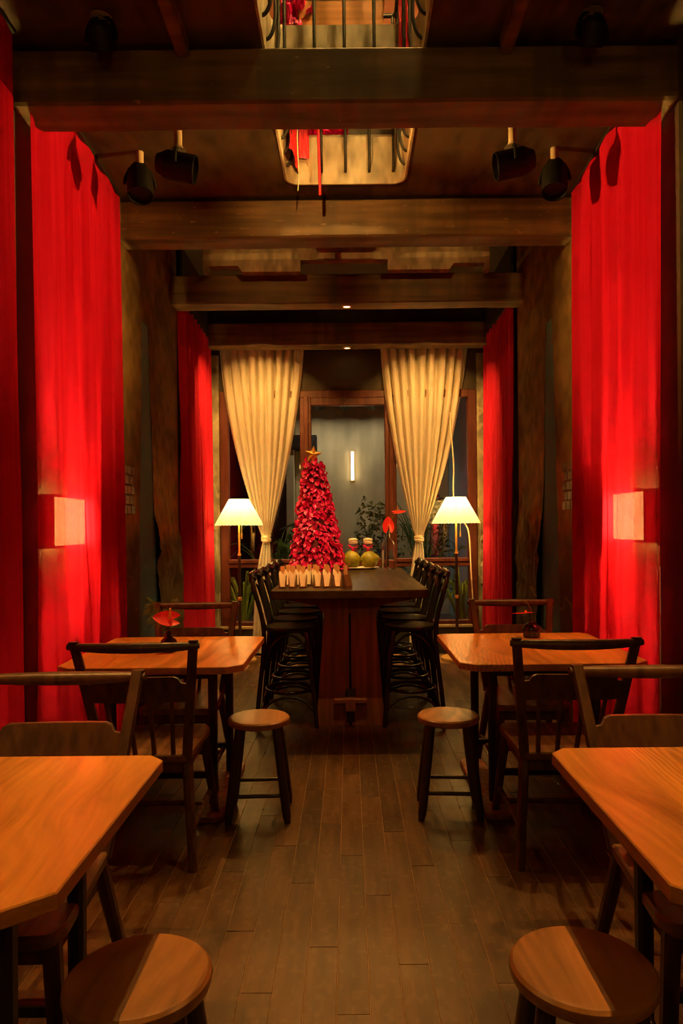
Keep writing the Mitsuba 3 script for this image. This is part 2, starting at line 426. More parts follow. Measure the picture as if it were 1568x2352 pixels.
# side walls: a recessed wall, piers under the beams and a solid rendered bay with a tapering slate
RX = 1.74
for side, name in ((-1, 'left'), (1, 'right')):
    def sx(a, b, *r):
        lo, hi = sorted((side * a, side * b))
        return cbox(lo, hi, *r)
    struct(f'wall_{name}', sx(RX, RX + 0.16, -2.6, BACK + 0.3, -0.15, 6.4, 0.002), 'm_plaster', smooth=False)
    W = f'wall_{name}'
    put('pier', shape(sx(WX - 0.005, RX + 0.02, 3.17, 3.43, -0.01, SLAB + 0.02, 0.012), 'm_dark_wall', False), W)
    put('pier', shape(sx(WX + 0.03, RX + 0.02, 7.66, BACK + 0.05, -0.01, 3.95, 0.01), 'm_dark_wall', False), W)
    if side > 0:
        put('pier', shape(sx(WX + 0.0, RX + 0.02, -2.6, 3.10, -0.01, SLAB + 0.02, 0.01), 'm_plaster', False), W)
    put('lining', shape(sx(1.605, RX + 0.02, 3.425, 4.67, -0.01, SLAB + 0.02, 0.004), 'm_dark_wall', False), W)
    # the solid bay: displaced render with a tapered opening
    y0, y1, z0, z1 = 4.66, 6.26, -0.01, 3.93
    ny, nz = 134, 330
    Y, Z = np.meshgrid(np.linspace(y0, y1, ny), np.linspace(z0, z1, nz))
    lo = 1 / (1 + np.exp((Z - 1.42 - 0.30 * (meshkit.noise(np.stack([Y * 2.1 + side, Z * 0, Z * 0], -1)) - 0.5)) / 0.05))
    q = np.stack([Y * 3.0 + 40 * (side > 0), Z * 2.2, 0 * Y], -1)
    rock = np.abs(meshkit.fbm(q, 5) - 0.5) * 2
    D = 0.006 * (meshkit.fbm(q * 3.3 + 7, 4) - 0.5) + lo * (0.085 * (0.42 - rock) + 0.015) * np.where(Y > 5.3, 1.0, 0.12)
    edge = np.minimum(Y - y0, y1 - Y)
    X = side * (WX - np.clip(D, -0.03, 0.06) * np.clip(edge / 0.03, 0, 1))
    G = grid(np.stack([X, Y, Z], -1) if side < 0 else np.stack([X, Y, Z], -1)[:, ::-1])
    taperq = Polygon([(4.93, -1), (5.66, -1), (5.36, 2.96), (5.20, 2.90)])
    c = G.triangles_center
    zc = np.clip(c[:, 2], -0.01, 2.95)
    zlow = (c[:, 2] + 1) / 3.95
    inside = (c[:, 1] > 4.93 + (5.20 - 4.93) * zlow) & (c[:, 1] < 5.66 + (5.36 - 5.66) * zlow) & (c[:, 2] < 2.93)
    G.update_faces(~inside)
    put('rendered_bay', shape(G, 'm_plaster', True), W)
    put('bay_core', shape(cat([sx(WX + 0.045, RX + 0.02, y0 + 0.003, y1 - 0.003, z0, z1, 0.002), sx(WX + 0.0015, RX, y0, y0 + 0.02, z0, z1, 0.001), sx(WX + 0.0015, RX, y1 - 0.02, y1, z0, z1, 0.001)]), 'm_dark_wall', False), W)
    sl = hull([(side * (WX + xx), yy, zz) for xx in (0.004, 0.05) for yy, zz in ((4.935, -0.01), (5.655, -0.01), (5.36, 2.96), (5.195, 2.96))])
    put('slate', shape(sl, 'm_slate', False), W)
    # bare bricks left showing where the render has come off
    for r in range(5):
        for cidx in range(2 if r % 2 else 3):
            yb = 4.70 + cidx * 0.088 + (0.044 if r % 2 else 0)
            zb = 1.50 + r * 0.068
            lim = 4.955 + 0.25 * zb / 2.96 - 0.02
            wy = min(0.083, lim - yb)
            if wy < 0.03:
                continue
            lo_, hi_ = sorted((side * (WX - 0.008 - 0.003 * rng.random()), side * (WX + 0.03)))
            put('brick', shape(cbox(lo_, hi_, yb, yb + wy, zb, zb + 0.062, 0.005), 'm_brick', False), W)

# end wall with its window opening
OX, OZ0, OZ1 = 1.415, 0.315, 2.905
wl = sbox(-1.9, -0.15, 1.9, 4.05).difference(sbox(-OX, OZ0, OX, OZ1))
wm = extrude(wl, 0.14)
wm.apply_transform(np.array([[1, 0, 0, 0], [0, 0, 1, BACK + 0.0], [0, 1, 0, 0], [0, 0, 0, 1.0]]))
wm.invert()
struct('wall_end', wm, 'm_dark_wall', smooth=False)
for side in (-1, 1):                                   # rough stone flanks beside the window
    xs = np.linspace(side * 1.418, side * 1.56, 18)
    zs = np.linspace(-0.01, 3.3, 260)
    X, Z = np.meshgrid(xs, zs)
    low = 1 / (1 + np.exp((Z - 1.45) / 0.04))
    rock = np.abs(meshkit.fbm(np.stack([X * 5 + 3, Z * 3.0, 0 * X + 9 * side], -1), 4) - 0.5) * 2
    D = 0.012 + 0.006 * meshkit.fbm(np.stack([X * 8, Z * 8, 0 * X], -1), 3) + low * (0.05 + 0.11 * (0.35 - rock))
    D = np.clip(D, 0.004, 0.10) * np.clip(np.abs(np.abs(X) - 1.418) / 0.012, 0.05, 1)
    Pq = np.stack([X, BACK - D, Z], -1)
    put('stone_flank', shape(grid(Pq if side > 0 else Pq[:, ::-1]), 'm_stone', True), 'wall_end')
struct('baseboard_end', cbox(-OX, OX, BACK - 0.03, BACK + 0.01, -0.004, 0.285, 0.004), 'm_plinth', smooth=False)
struct('trim_1', cbox(-OX - 0.01, OX + 0.01, BACK - 0.05, BACK + 0.10, 0.286, 0.318, 0.006), 'm_sill', smooth=False)
# enclosing walls that the camera does not see
struct('wall_rear', cbox(-1.9, 1.9, -2.75, -2.6, -0.15, 6.4, 0.002), 'm_plaster', smooth=False)
struct('wall_upper', cbox(-1.9, 1.9, 5.6, 5.75, 4.05, 6.4, 0.002), 'm_maroon', smooth=False)
struct('ceiling', cbox(-1.9, 1.9, -2.75, 5.75, 6.4, 6.5, 0.002), 'm_ceiling_dark', smooth=False)

# the window: one frame with six panes
struct('window_1', cat([cbox(-OX, -OX + 0.095, BACK - 0.02, BACK + 0.09, OZ0, OZ1, 0.008), cbox(OX - 0.095, OX, BACK - 0.02, BACK + 0.09, OZ0, OZ1, 0.008),
                        cbox(-OX + 0.09, OX - 0.09, BACK - 0.018, BACK + 0.09, OZ1 - 0.085, OZ1, 0.008), cbox(-OX + 0.09, OX - 0.09, BACK - 0.018, BACK + 0.09, OZ0, OZ0 + 0.05, 0.008)]), 'm_frame', smooth=False)
for s in (-1, 1):
    lo, hi = sorted((s * 0.405, s * 0.53))
    put('mullion', shape(cat([cbox(lo, hi, BACK - 0.012, BACK + 0.085, OZ0 + 0.04, OZ1 - 0.06, 0.008), cbox(lo + 0.045, hi - 0.03, BACK - 0.03, BACK, OZ0 + 0.04, OZ1 - 0.06, 0.006)]), 'm_frame', False), 'window_1')
    lo, hi = sorted((s * 0.52, s * (OX - 0.085)))
    put('transom', shape(cat([cbox(lo, hi, BACK - 0.03, BACK + 0.085, 1.005, 1.048, 0.006), cbox(lo, hi, BACK - 0.016, BACK + 0.085, 0.955, 1.003, 0.006)]), 'm_frame', False), 'window_1')
    for z0, z1 in ((1.045, OZ1 - 0.08), (OZ0 + 0.045, 0.96)):
        put('pane', shape(grid(np.array([[(lo, BACK + 0.04, z0), (hi, BACK + 0.04, z0)], [(lo, BACK + 0.04, z1), (hi, BACK + 0.04, z1)]])), 'm_pane', False), 'window_1')
put('transom', shape(cbox(-0.41, 0.41, BACK - 0.012, BACK + 0.085, 0.955, 1.048, 0.008), 'm_frame', False), 'window_1')
put('head_rail', shape(cbox(-0.41, 0.41, BACK - 0.012, BACK + 0.085, 2.74, 2.83, 0.008), 'm_frame', False), 'window_1')
for z0, z1 in ((1.045, 2.745), (OZ0 + 0.045, 0.96)):
    put('pane', shape(grid(np.array([[(-0.41, BACK + 0.04, z0), (0.41, BACK + 0.04, z0)], [(-0.41, BACK + 0.04, z1), (0.41, BACK + 0.04, z1)]])), 'm_pane', False), 'window_1')

# notched plaster lintel in the third bay, and joists in the first
lp = Polygon([(-1.20, 3.925), (1.20, 3.925), (1.20, 3.545), (1.155, 3.545), (1.155, 3.60), (0.90, 3.60), (0.86, 3.548), (0.345, 3.548), (0.345, 3.635), (-0.385, 3.635), (-0.385, 3.54), (-0.87, 3.54), (-0.91, 3.592), (-1.155, 3.592), (-1.155, 3.545), (-1.20, 3.545)])
lm = extrude(lp, 0.09)
lm.apply_transform(np.array([[1, 0, 0, 0], [0, 0, -1, 5.99], [0, 1, 0, 0], [0, 0, 0, 1.0]]))
struct('ceiling_lintel', lm, 'm_concrete', smooth=False)
for s in (-1, 1):
    lo, hi = sorted((s * 0.70, s * 0.757))
    struct('ceiling_joist', cbox(lo, hi, 0.5, 3.19, SLAB - 0.075, SLAB + 0.01, 0.008), 'm_beam', smooth=False)

# ------------------------------------------------------------------ lights that hang with their fixtures
def spotlight_can(x, y, z, aim, label, r=0.085, length=0.24, power=None, cutoff=30, group=None, top=SLAB):
    """A black can on a flared stem under the ceiling, pointing at aim."""
    d = np.array(aim, float) - (x, y, z)
    d /= np.linalg.norm(d)
    can = lathe([(0.0, -length * 0.55), (r * 0.62, -length * 0.55), (r * 0.80, -length * 0.42), (r, -length * 0.30), (r, length * 0.45), (r * 0.93, length * 0.45), (r * 0.90, length * 0.28), (0.0, length * 0.26)], 28)
    M = trimesh.geometry.align_vectors([0, 0, 1], d)
    can.apply_transform(M)
    stem = lathe([(0.0, 0.0), (0.046, 0.0), (0.030, top - z - 0.13), (0.022, top - z - 0.115), (0.022, top - z + 0.006), (0.0, top - z + 0.006)], 20)
    stem.vertices[:, 2] = np.where(stem.vertices[:, 2] < 0.001, 0.085, stem.vertices[:, 2])
    yoke = tube([(-(r + 0.012) * math.cos(t), 0, -0.02 + 0.115 * math.sin(t)) for t in np.linspace(0, math.pi, 16)], 0.009, 8)
    yoke.apply_transform(trimesh.transformations.rotation_matrix(math.atan2(d[1], d[0]) - math.pi / 2, [0, 0, 1]))
    lens = moved(lathe([(0, 0), (r * 0.88, 0), (r * 0.88, 0.006), (0, 0.006)], 24), z=length * 0.29)
    lens.apply_transform(M)
    root = thing('ceiling_spotlight', [('can', shape(can, 'm_black_matte', 40)), ('stem', shape(stem, 'm_concrete', 40)), ('yoke', shape(yoke, 'm_black_matte', 40)), ('lens', shape(lens, 'm_black', 40))], at(x, y, z), label, 'spotlight', group)
    if power:
        spot(root + '_beam', np.array((x, y, z)) + d * (length * 0.5), aim, power, cutoff)
    return root


CANS = [(-1.20, 4.12, 3.42, (-0.9, 3.3, 0.8), 8.0, 'large black ceiling spotlight beside the left red curtain, under its plaster stem', 30),
        (-0.91, 3.84, 3.37, (1.5, 3.92, 2.9), SPOT_CURTAIN, 'black ceiling spotlight tilted toward the room centre, beside the left spotlight', 29),
        (1.22, 4.12, 3.42, (0.95, 3.3, 0.8), 8.0, 'large black ceiling spotlight beside the right red curtain, with a red spot on it', 30),
        (0.91, 3.84, 3.37, (-1.5, 3.92, 2.9), SPOT_CURTAIN, 'smaller black ceiling spotlight left of the one by the right red curtain', 29),
        (-1.04, 3.02, 3.505, (-1.00, 3.6, 2.6), 0, 'black ceiling spotlight with a glowing stem at top left, above the first beam', 30),
        (1.06, 3.02, 3.505, (1.00, 3.6, 2.6), 0, 'black ceiling spotlight at top right, above the first beam', 30),
        (-1.30, 1.75, 3.38, (-0.86, 1.60, 0.75), SPOT_TABLE, 'black ceiling spotlight over the near left table, above the frame', 23),
        (1.30, 1.75, 3.38, (0.86, 1.60, 0.75), SPOT_TABLE, 'black ceiling spotlight over the near right table, above the frame', 23),
        (-0.30, 5.60, 3.74, (-0.52, 3.75, 0.75), SPOT_FAR, 'black ceiling spotlight behind the second beam aimed at the far left table', 19),
        (0.30, 5.60, 3.74, (0.52, 3.75, 0.75), SPOT_FAR, 'black ceiling spotlight behind the second beam aimed at the far right table', 19),
        (-0.85, 6.42, 3.78, (-0.96, 7.7, 1.95), SPOT_SHEER, 'black ceiling spotlight behind the third beam aimed at the left cream curtain', 36),
        (0.80, 6.42, 3.78, (0.87, 7.7, 1.95), SPOT_SHEER, 'black ceiling spotlight behind the third beam aimed at the right cream curtain', 36),
        (0.14, 3.56, 3.505, (-0.12, 5.6, 1.15), FILL_BAR, 'added hidden spotlight behind the first beam, brightening the high table', 23),  # added out of sight to light the papers and tree from the front
        (-0.66, 5.02, 3.74, (-0.66, 5.95, 3.64), FILL_LINTEL, 'small added hidden spotlight aimed at the left lobe of the notched lintel', 36),  # this and the next are added out of sight to light the lintel
        (0.66, 5.02, 3.74, (0.66, 5.95, 3.64), FILL_LINTEL, 'small added hidden spotlight aimed at the right lobe of the notched lintel', 36),
        (-0.22, 3.54, 3.505, (-0.02, 4.67, 3.47), 3.2, 'small added hidden spotlight behind the first beam, brightening the second beam', 44)]  # added out of sight to brighten the face of the second beam
for x, y, z, aim, pw, lab, cut in CANS:
    spotlight_can(x, y, z, aim, lab, r=(0.074 if y > 3.5 else 0.085) if z < 3.45 or y > 5 else 0.055, length=0.21 if z < 3.45 or y > 5.2 else 0.11, power=pw, cutoff=cut, top=SLAB if y < 4.7 else 3.92)

for k, (bx, (a, b)) in enumerate(((0.0, BEAMS[2]), (0.0, BEAMS[3]))):
    yc = (a + b) / 2
    rim = lathe([(0.030, -0.004), (0.046, -0.004), (0.048, 0.004), (0.030, 0.010)], 28)
    disc = shape(lathe([(0.0, 0.0), (0.031, 0.0), (0.031, 0.003), (0.0, 0.003)], 24), 'm_paper', 40)
    disc['emitter'] = {'type': 'area', 'radiance': em(LAMP * 22)}
    thing('downlight', [('rim', shape(rim, 'm_brass', 40)), ('bulb', disc)], at(bx, yc, BZ0 - 0.004), ('small lit downlight under the third beam from the front', 'small lit downlight under the beam nearest the window')[k], 'downlight')
    spot(f'downlight_beam_{k}', (bx, yc, BZ0 - 0.02), (bx, yc, 0), DOWNLIGHT, (36, 22)[k], (18, 12)[k], LAMP)

# ------------------------------------------------------------------ red curtains, and the wall lamps behind the first pair
def red_curtain(name, side, y0, y1, x, period, amp, label, ztop=3.585, seed=0, ny=260, x1=None, m='m_red_curtain'):
    ys, zs = np.linspace(y0, y1, ny), np.linspace(0.012, ztop, 46)
    Y, Z = np.meshgrid(ys, zs)
    u = (Y - y0) / period
    wv = meshkit.fbm(np.stack([Y * 2.2 + seed, Z * 0.35, 0 * Y], -1), 3)
    ph = 2 * np.pi * (u + 1.3 * wv)
    fold = np.sin(ph) + 0.25 * np.sin(2.0 * ph + 1.0)
    hang = 0.7 + 0.3 * (1 - Z / ztop)
    amod = 0.35 + 1.3 * meshkit.noise(np.stack([Y * 1.9 + 5 + seed, 0 * Y, 0 * Y], -1))
    xl = x if x1 is None else x + (x1 - x) * (Y - y0) / (y1 - y0)
    X = xl - amp * fold * hang * amod - 0.03 * (1 - Z / ztop)
    Yo = Y + 0.35 * amp * np.cos(ph) * hang - 0.03 * (1 - Z / ztop) * np.sign(Y - (y0 + y1) / 2) * 0.3
    body = grid(np.stack([side * X, Yo, Z], -1))
    xe = x if x1 is None else x1
    track = hull([(side * (xx + d), yy, zz) for xx, yy in ((x, y0 + 0.01), (xe, y1 - 0.01)) for d in (-0.012, 0.012) for zz in (ztop - 0.004, SLAB + (0.004 if y0 < 4.6 else 0.33))])
    root = numbered(name)
    put('fabric', shape(body, m, True), root)
    put('track', shape(track, 'm_iron', False), root)
    tag(root, label, 'curtain')
    return root


red_curtain('red_curtain', -1, 3.235, 4.64, 1.452, 0.30, 0.012, 'tall red curtain on the left wall glowing from a lamp behind it', seed=2, x1=1.490)
red_curtain('red_curtain', 1, 3.235, 4.64, 1.452, 0.30, 0.012, 'tall red curtain on the right wall glowing from a lamp behind it', seed=9, x1=1.490)
red_curtain('red_curtain', -1, 6.285, 7.63, 1.478, 0.15, 0.030, 'narrow pleated red curtain left of the window wall', ztop=3.42, seed=4, ny=420, m='m_red_drape')
red_curtain('red_curtain', 1, 6.285, 7.63, 1.478, 0.15, 0.030, 'narrow pleated red curtain right of the window wall', ztop=3.42, seed=14, ny=420, m='m_red_drape')
red_curtain('red_curtain', -1, 1.75, 3.11, 1.455, 0.22, 0.016, 'red curtain at the left edge of the photo, in front of the dark pier', seed=21)

for s, yy, lab in ((-1, 3.805, 'box wall lamp glowing behind the left red curtain'), (1, 3.80, 'box wall lamp glowing behind the right red curtain')):
    z0, z1, hw, dp = 1.305, 1.580, 0.215, 0.108
    xw = 1.605
    diff = shape(cbox(*sorted((s * (xw - dp + 0.004), s * (xw - dp + 0.010))), yy - hw + 0.01, yy + hw - 0.01, z0 + 0.012, z1 - 0.012, 0.002), 'm_paper', False)
    diff['emitter'] = {'type': 'area', 'radiance': em(LAMP * SCONCE)}
    rims = [('rim', shape(cat([cbox(*sorted((s * (xw - dp), s * (xw - dp + 0.012))), yy - hw, yy + hw, zz, zz + 0.014, 0.002), cbox(*sorted((s * (xw - dp), s * (xw + 0.002))), yy - hw, yy - hw + 0.01, zz, zz + 0.014, 0.002), cbox(*sorted((s * (xw - dp), s * (xw + 0.002))), yy + hw - 0.01, yy + hw, zz, zz + 0.014, 0.002)]), 'm_black', False)) for zz in (z0 - 0.002, z1 - 0.012)]
    cheeks = [('cheek', shape(cbox(*sorted((s * (xw - dp + 0.004), s * (xw + 0.002))), yy + q * (hw - 0.006) - 0.004, yy + q * (hw - 0.006) + 0.004, z0 + 0.01, z1 - 0.01, 0.002), 'm_paper', False)) for q in (-1, 1)]
    lamp = shape(cbox(*sorted((s * (xw - 0.088), s * (xw - 0.060))), yy - 0.12, yy + 0.12, z0 + 0.09, z1 - 0.09, 0.01), 'm_paper', False)
    lamp['emitter'] = {'type': 'area', 'radiance': em(LAMP * SCONCE * 60)}
    thing('wall_lamp', [('diffuser', diff), *rims, *cheeks, ('bulb', lamp)], T(), lab, 'wall lamp')

# ------------------------------------------------------------------ sheer curtains tied in a knot
def sheer(side, xa, xb, xk, zk, tail, label, seed):
    """xa, xb: the top edge's ends; xk, zk: the knot; tail: x at the hem."""
    zt, yc, n = 3.52, 7.710, 9
    us, vs = np.linspace(0, 1, 190), np.linspace(0, 1, 90)
    U, V = np.meshgrid(us, vs)
    Z = zt + (zk - zt) * V
    wt = xb - xa
    ease = 1 - V ** 1.25
    w = 0.085 + (wt - 0.085) * (0.28 * (1 - V) + 0.72 * (1 - V ** 1.9))
    mid = (xa + xb) / 2 + (xk - (xa + xb) / 2) * (0.35 * V + 0.65 * V ** 2.2)
    ph = 2 * np.pi * (n * U + 0.8 * meshkit.fbm(np.stack([U * 5 + seed, V * 0.8, 0 * U], -1), 3))
    A = 0.050 * (0.5 + meshkit.noise(np.stack([U * 9 + seed, V * 0, 0 * U], -1))) * (0.75 + 0.25 * (1 - V)) * (0.45 + 0.55 * np.clip((1 - V) / 0.3, 0, 1))
    X = mid + (U - 0.5) * w + 0.010 * np.cos(ph) * w
    Y = yc + A * np.tanh(1.9 * np.sin(ph))
    parts = [grid(np.stack([X, Y, Z], -1))]
    # the tail below the knot
    V2 = np.linspace(0, 1, 70)
    U2, V2 = np.meshgrid(np.linspace(0, 1, 120), V2)
    Z2 = zk - 0.05 + (0.03 - (zk - 0.05)) * V2
    w2 = 0.075 + 0.12 * np.clip(V2 / 0.35, 0, 1) ** 0.8 - 0.05 * V2
    ph2 = 2 * np.pi * (4 * U2 + 0.5 * meshkit.fbm(np.stack([U2 * 4 + seed, V2, 0 * U2], -1), 2))
    X2 = xk + (tail - xk) * V2 + (U2 - 0.5) * w2
    Y2 = yc - 0.01 + 0.022 * np.sin(ph2) * (0.5 + V2 * 0.5)
    tail_m = grid(np.stack([X2, Y2, Z2], -1))
    # the knot: a wrapped roll of cloth
    t = np.linspace(0, 4 * np.pi, 90)
    r = 0.040
    knot = tube(np.c_[xk + r * np.cos(t), yc - 0.008 + 0.032 * np.sin(t), zk + 0.012 - 0.055 * t / t[-1] + 0.006 * np.sin(1.7 * t)], 0.016 + 0.003 * np.sin(3 * t), 8)
    core = taper((xk, yc - 0.005, zk + 0.02), (xk, yc - 0.005, zk - 0.07), 0.032, 0.030, 14)
    head = tube([(x, yc + 0.012 * math.sin(9 * x), zt - 0.12) for x in np.linspace(xa + 0.02, xb - 0.02, 40)], 0.0035, 5)
    root = numbered('sheer_curtain')
    put('drape', shape(parts[0], 'm_sheer', True), root)
    put('tail', shape(tail_m, 'm_sheer', True), root)
    put('knot', shape(cat([knot, core]), 'm_sheer', True), root)
    ztop = zt
    for q in np.linspace(0.03, 0.97, 7):
        xr = xa + q * wt
        ring = moved(trimesh.creation.torus(0.022, 0.003, 20, 6), xr, yc, zt + 0.022, ry=90)
        put('ring', shape(ring, 'm_brass', True), root)
    tag(root, label, 'curtain')


sheer(-1, -1.42, -0.465, -0.905, 1.295, -1.00, 'cream sheer curtain knotted behind the left floor lamp', 1)
sheer(1, 0.35, 1.335, 0.765, 1.285, 0.72, 'cream sheer curtain knotted beside the right floor lamp', 6)
for s, (a, b) in ((-1, (-1.46, -0.42)), (1, (0.31, 1.40))):
    root = numbered('curtain_rod')
    put('rod', shape(tube([(a, 7.715, 3.560), (b, 7.715, 3.560)], 0.016, 12), 'm_frame', 40), root)
    for xx in (a + 0.05, b - 0.05):
        put('bracket', shape(cbox(xx - 0.01, xx + 0.01, 7.715, BACK + 0.01, 3.535, 3.556, 0.002), 'm_iron', False), root)
    tag(root, f'reddish curtain rod carrying the {"left" if s < 0 else "right"} cream sheer curtain', 'curtain rod')

# ------------------------------------------------------------------ floor lamps
def lamp_shade():
    n, m = 144, 9
    P = []
    for j in range(m + 1):
        v = j / m
        R, z = 0.103 + (0.248 - 0.103) * v, 1.700 - 0.268 * v
        row = []
        for i in range(n + 1):
            a = 2 * math.pi * i / n
            pl = 0.0042 * math.cos(a * 36) * (0.4 + 0.6 * v)
            zz = z - (0.007 * abs(math.cos(a * 18)) if j == m else 0)
            row.append(((R + pl) * math.cos(a), (R + pl) * math.sin(a), zz))
        P.append(row)
    return grid(np.array(P))


LY = 7.36
shade_s = shape(lamp_shade(), 'm_shade', True)
shade_s['emitter'] = {'type': 'area', 'radiance': em(np.array((1.0, 0.66, 0.165)) * SHADE)}
shade_in = dict(shade_s)
lamp_parts = [
    ('base', shape(lathe([(0.0, 0.0), (0.165, 0.0), (0.168, 0.006), (0.168, 0.030), (0.158, 0.040), (0.03, 0.046), (0.0, 0.046)], 48), 'm_lamp_base', 40)),
    ('pole', shape(lathe([(0.0, 0.04), (0.028, 0.04), (0.022, 0.07), (0.016, 0.10), (0.016, 1.12), (0.0, 1.12)], 20), 'm_pole', 40), [('collar', shape(lathe([(0.016, 0.64), (0.022, 0.65), (0.022, 0.67), (0.016, 0.68)], 20), 'm_brass', 40))], 'dark wooden lower pole'),
    ('stem', shape(lathe([(0.0, 1.11), (0.020, 1.11), (0.020, 1.125), (0.011, 1.14), (0.011, 1.52), (0.020, 1.53), (0.020, 1.565), (0.0, 1.565)], 18), 'm_brass', 40), [], 'brass upper stem'),
    ('lamp_shade', shade_s, [], 'pleated cream shade with a scalloped hem'),
    ('spider', shape(cat([tube([(0.1 * math.cos(a), 0.1 * math.sin(a), 1.694), (0.02 * math.cos(a), 0.02 * math.sin(a), 1.66), (0, 0, 1.56)], 0.003, 6) for a in (0, 2.1, 4.2)]), 'm_brass', 40)),
    ('pull_chain', shape(cat([tube([(0.035, -0.05, 1.53), (0.035, -0.052, 1.34)], 0.0028, 6), tube([(0.035, -0.052, 1.345), (0.035, -0.052, 1.285)], 0.0065, 8)]), 'm_brass', 40)),
]
bulb = shape(moved(trimesh.creation.icosphere(2, 0.034), z=1.60), 'm_paper', True)
bulb['emitter'] = {'type': 'area', 'radiance': em(LAMP * BULB)}
lamp_parts.append(('bulb', bulb))
thing('floor_lamp', lamp_parts, at(-1.145, LY, 0), 'floor lamp with a lit pleated cream shade left of the communal table', 'floor lamp')
thing('floor_lamp', lamp_parts, at(1.118, LY, 0), 'floor lamp with a lit pleated cream shade right of the communal table', 'floor lamp')
cord = [(1.10, 7.60, 2.62), (1.115, 7.58, 2.30), (1.13, 7.57, 2.0), (1.125, 7.57, 1.74), (1.19, 7.60, 1.50), (1.285, 7.62, 1.36), (1.31, 7.62, 1.05), (1.325, 7.62, 0.72), (1.345, 7.61, 0.34), (1.33, 7.55, 0.02), (1.2, 7.45, 0.012)]
from scipy.interpolate import CubicSpline
def smooth_path(p, n=60):
    p = np.asarray(p, float)
    return CubicSpline(np.arange(len(p)), p)(np.linspace(0, len(p) - 1, n))
tag(put('power_cord', shape(tube(smooth_path(cord), 0.0085, 8), 'm_cord', True)), 'white power cord hanging down the stone beside the right floor lamp', 'cord')

# ------------------------------------------------------------------ tables with chamfered corners
def table(x0, x1, y0, y1, h, ch, label):
    top = prism([(x0 + ch, y0), (x1 - ch, y0), (x1, y0 + ch * 0.85), (x1, y1 - ch * 0.5), (x1 - ch * 0.5, y1), (x0 + ch * 0.5, y1), (x0, y1 - ch * 0.5), (x0, y0 + ch * 0.85)], h - 0.034, h, 0.003)
    parts = [('tabletop', shape(top, 'm_table', False))]
    a, b, c, d = x0 + 0.17, x1 - 0.16, y0 + 0.25, y1 - 0.20
    w = 0.044
    for lx, ly in ((a, c), (b, c), (a, d), (b, d)):
        sx_ = 1 if lx == a else -1
        parts.append(('leg', shape(slab((lx + sx_ * w / 2, ly, 0.0), (lx + sx_ * w / 2, ly, h - 0.033), w * 0.85, w * 0.85, w, w), 'm_table_base', False)))
    for xx in (a + w / 2, b - w / 2):                # broad sledge feet with round ends
        foot = np.array(sbox(xx - 0.02, c - 0.13, xx + 0.02, d + 0.10).buffer(0.05, quad_segs=6).exterior.coords)[:-1]
        parts.append(('foot', shape(prism(foot, 0.0, 0.028, 0.005), 'm_trestle', False)))
    for yy in (c, d):
        parts.append(('apron', shape(cbox(a + 0.02, b - 0.02, yy - 0.011, yy + 0.011, h - 0.105, h - 0.033, 0.003), 'm_table_base', False)))
        parts.append(('stretcher', shape(cbox(a + 0.02, b - 0.02, yy - 0.014, yy + 0.014, 0.155, 0.185, 0.003), 'm_table_base', False)))
    for xx in (a + w / 2, b - w / 2):
        # the side bearer sweeps up to the rim like a boat
        pl = Polygon([(c - 0.12, h - 0.034), (d + 0.10, h - 0.034), (d + 0.08, h - 0.055), (d - 0.02, h - 0.095), (c + 0.02, h - 0.095), (c - 0.10, h - 0.055)])
        m = extrude(pl, 0.03)
        m.apply_transform(np.array([[0, 0, 1, xx - 0.015], [1, 0, 0, 0], [0, 1, 0, 0], [0, 0, 0, 1.0]]))
        parts.append(('bearer', shape(m, 'm_table_base', False)))
    return thing('dining_table', parts, T(), label, 'table')


TL0 = table(-1.37, -0.525, 1.183, 2.01, 0.755, 0.085, 'near left orange-brown wooden table with cut corners')
TR0 = table(0.568, 1.42, 1.19, 2.04, 0.755, 0.085, 'near right orange-brown wooden table with cut corners')
TL1 = table(-1.385, -0.505, 3.27, 4.20, 0.755, 0.075, 'far left wooden table with cut corners, holding a red anthurium in a vase')
TR1 = table(0.515, 1.405, 3.27, 4.22, 0.755, 0.075, 'far right wooden table with cut corners, holding a dark round vase')

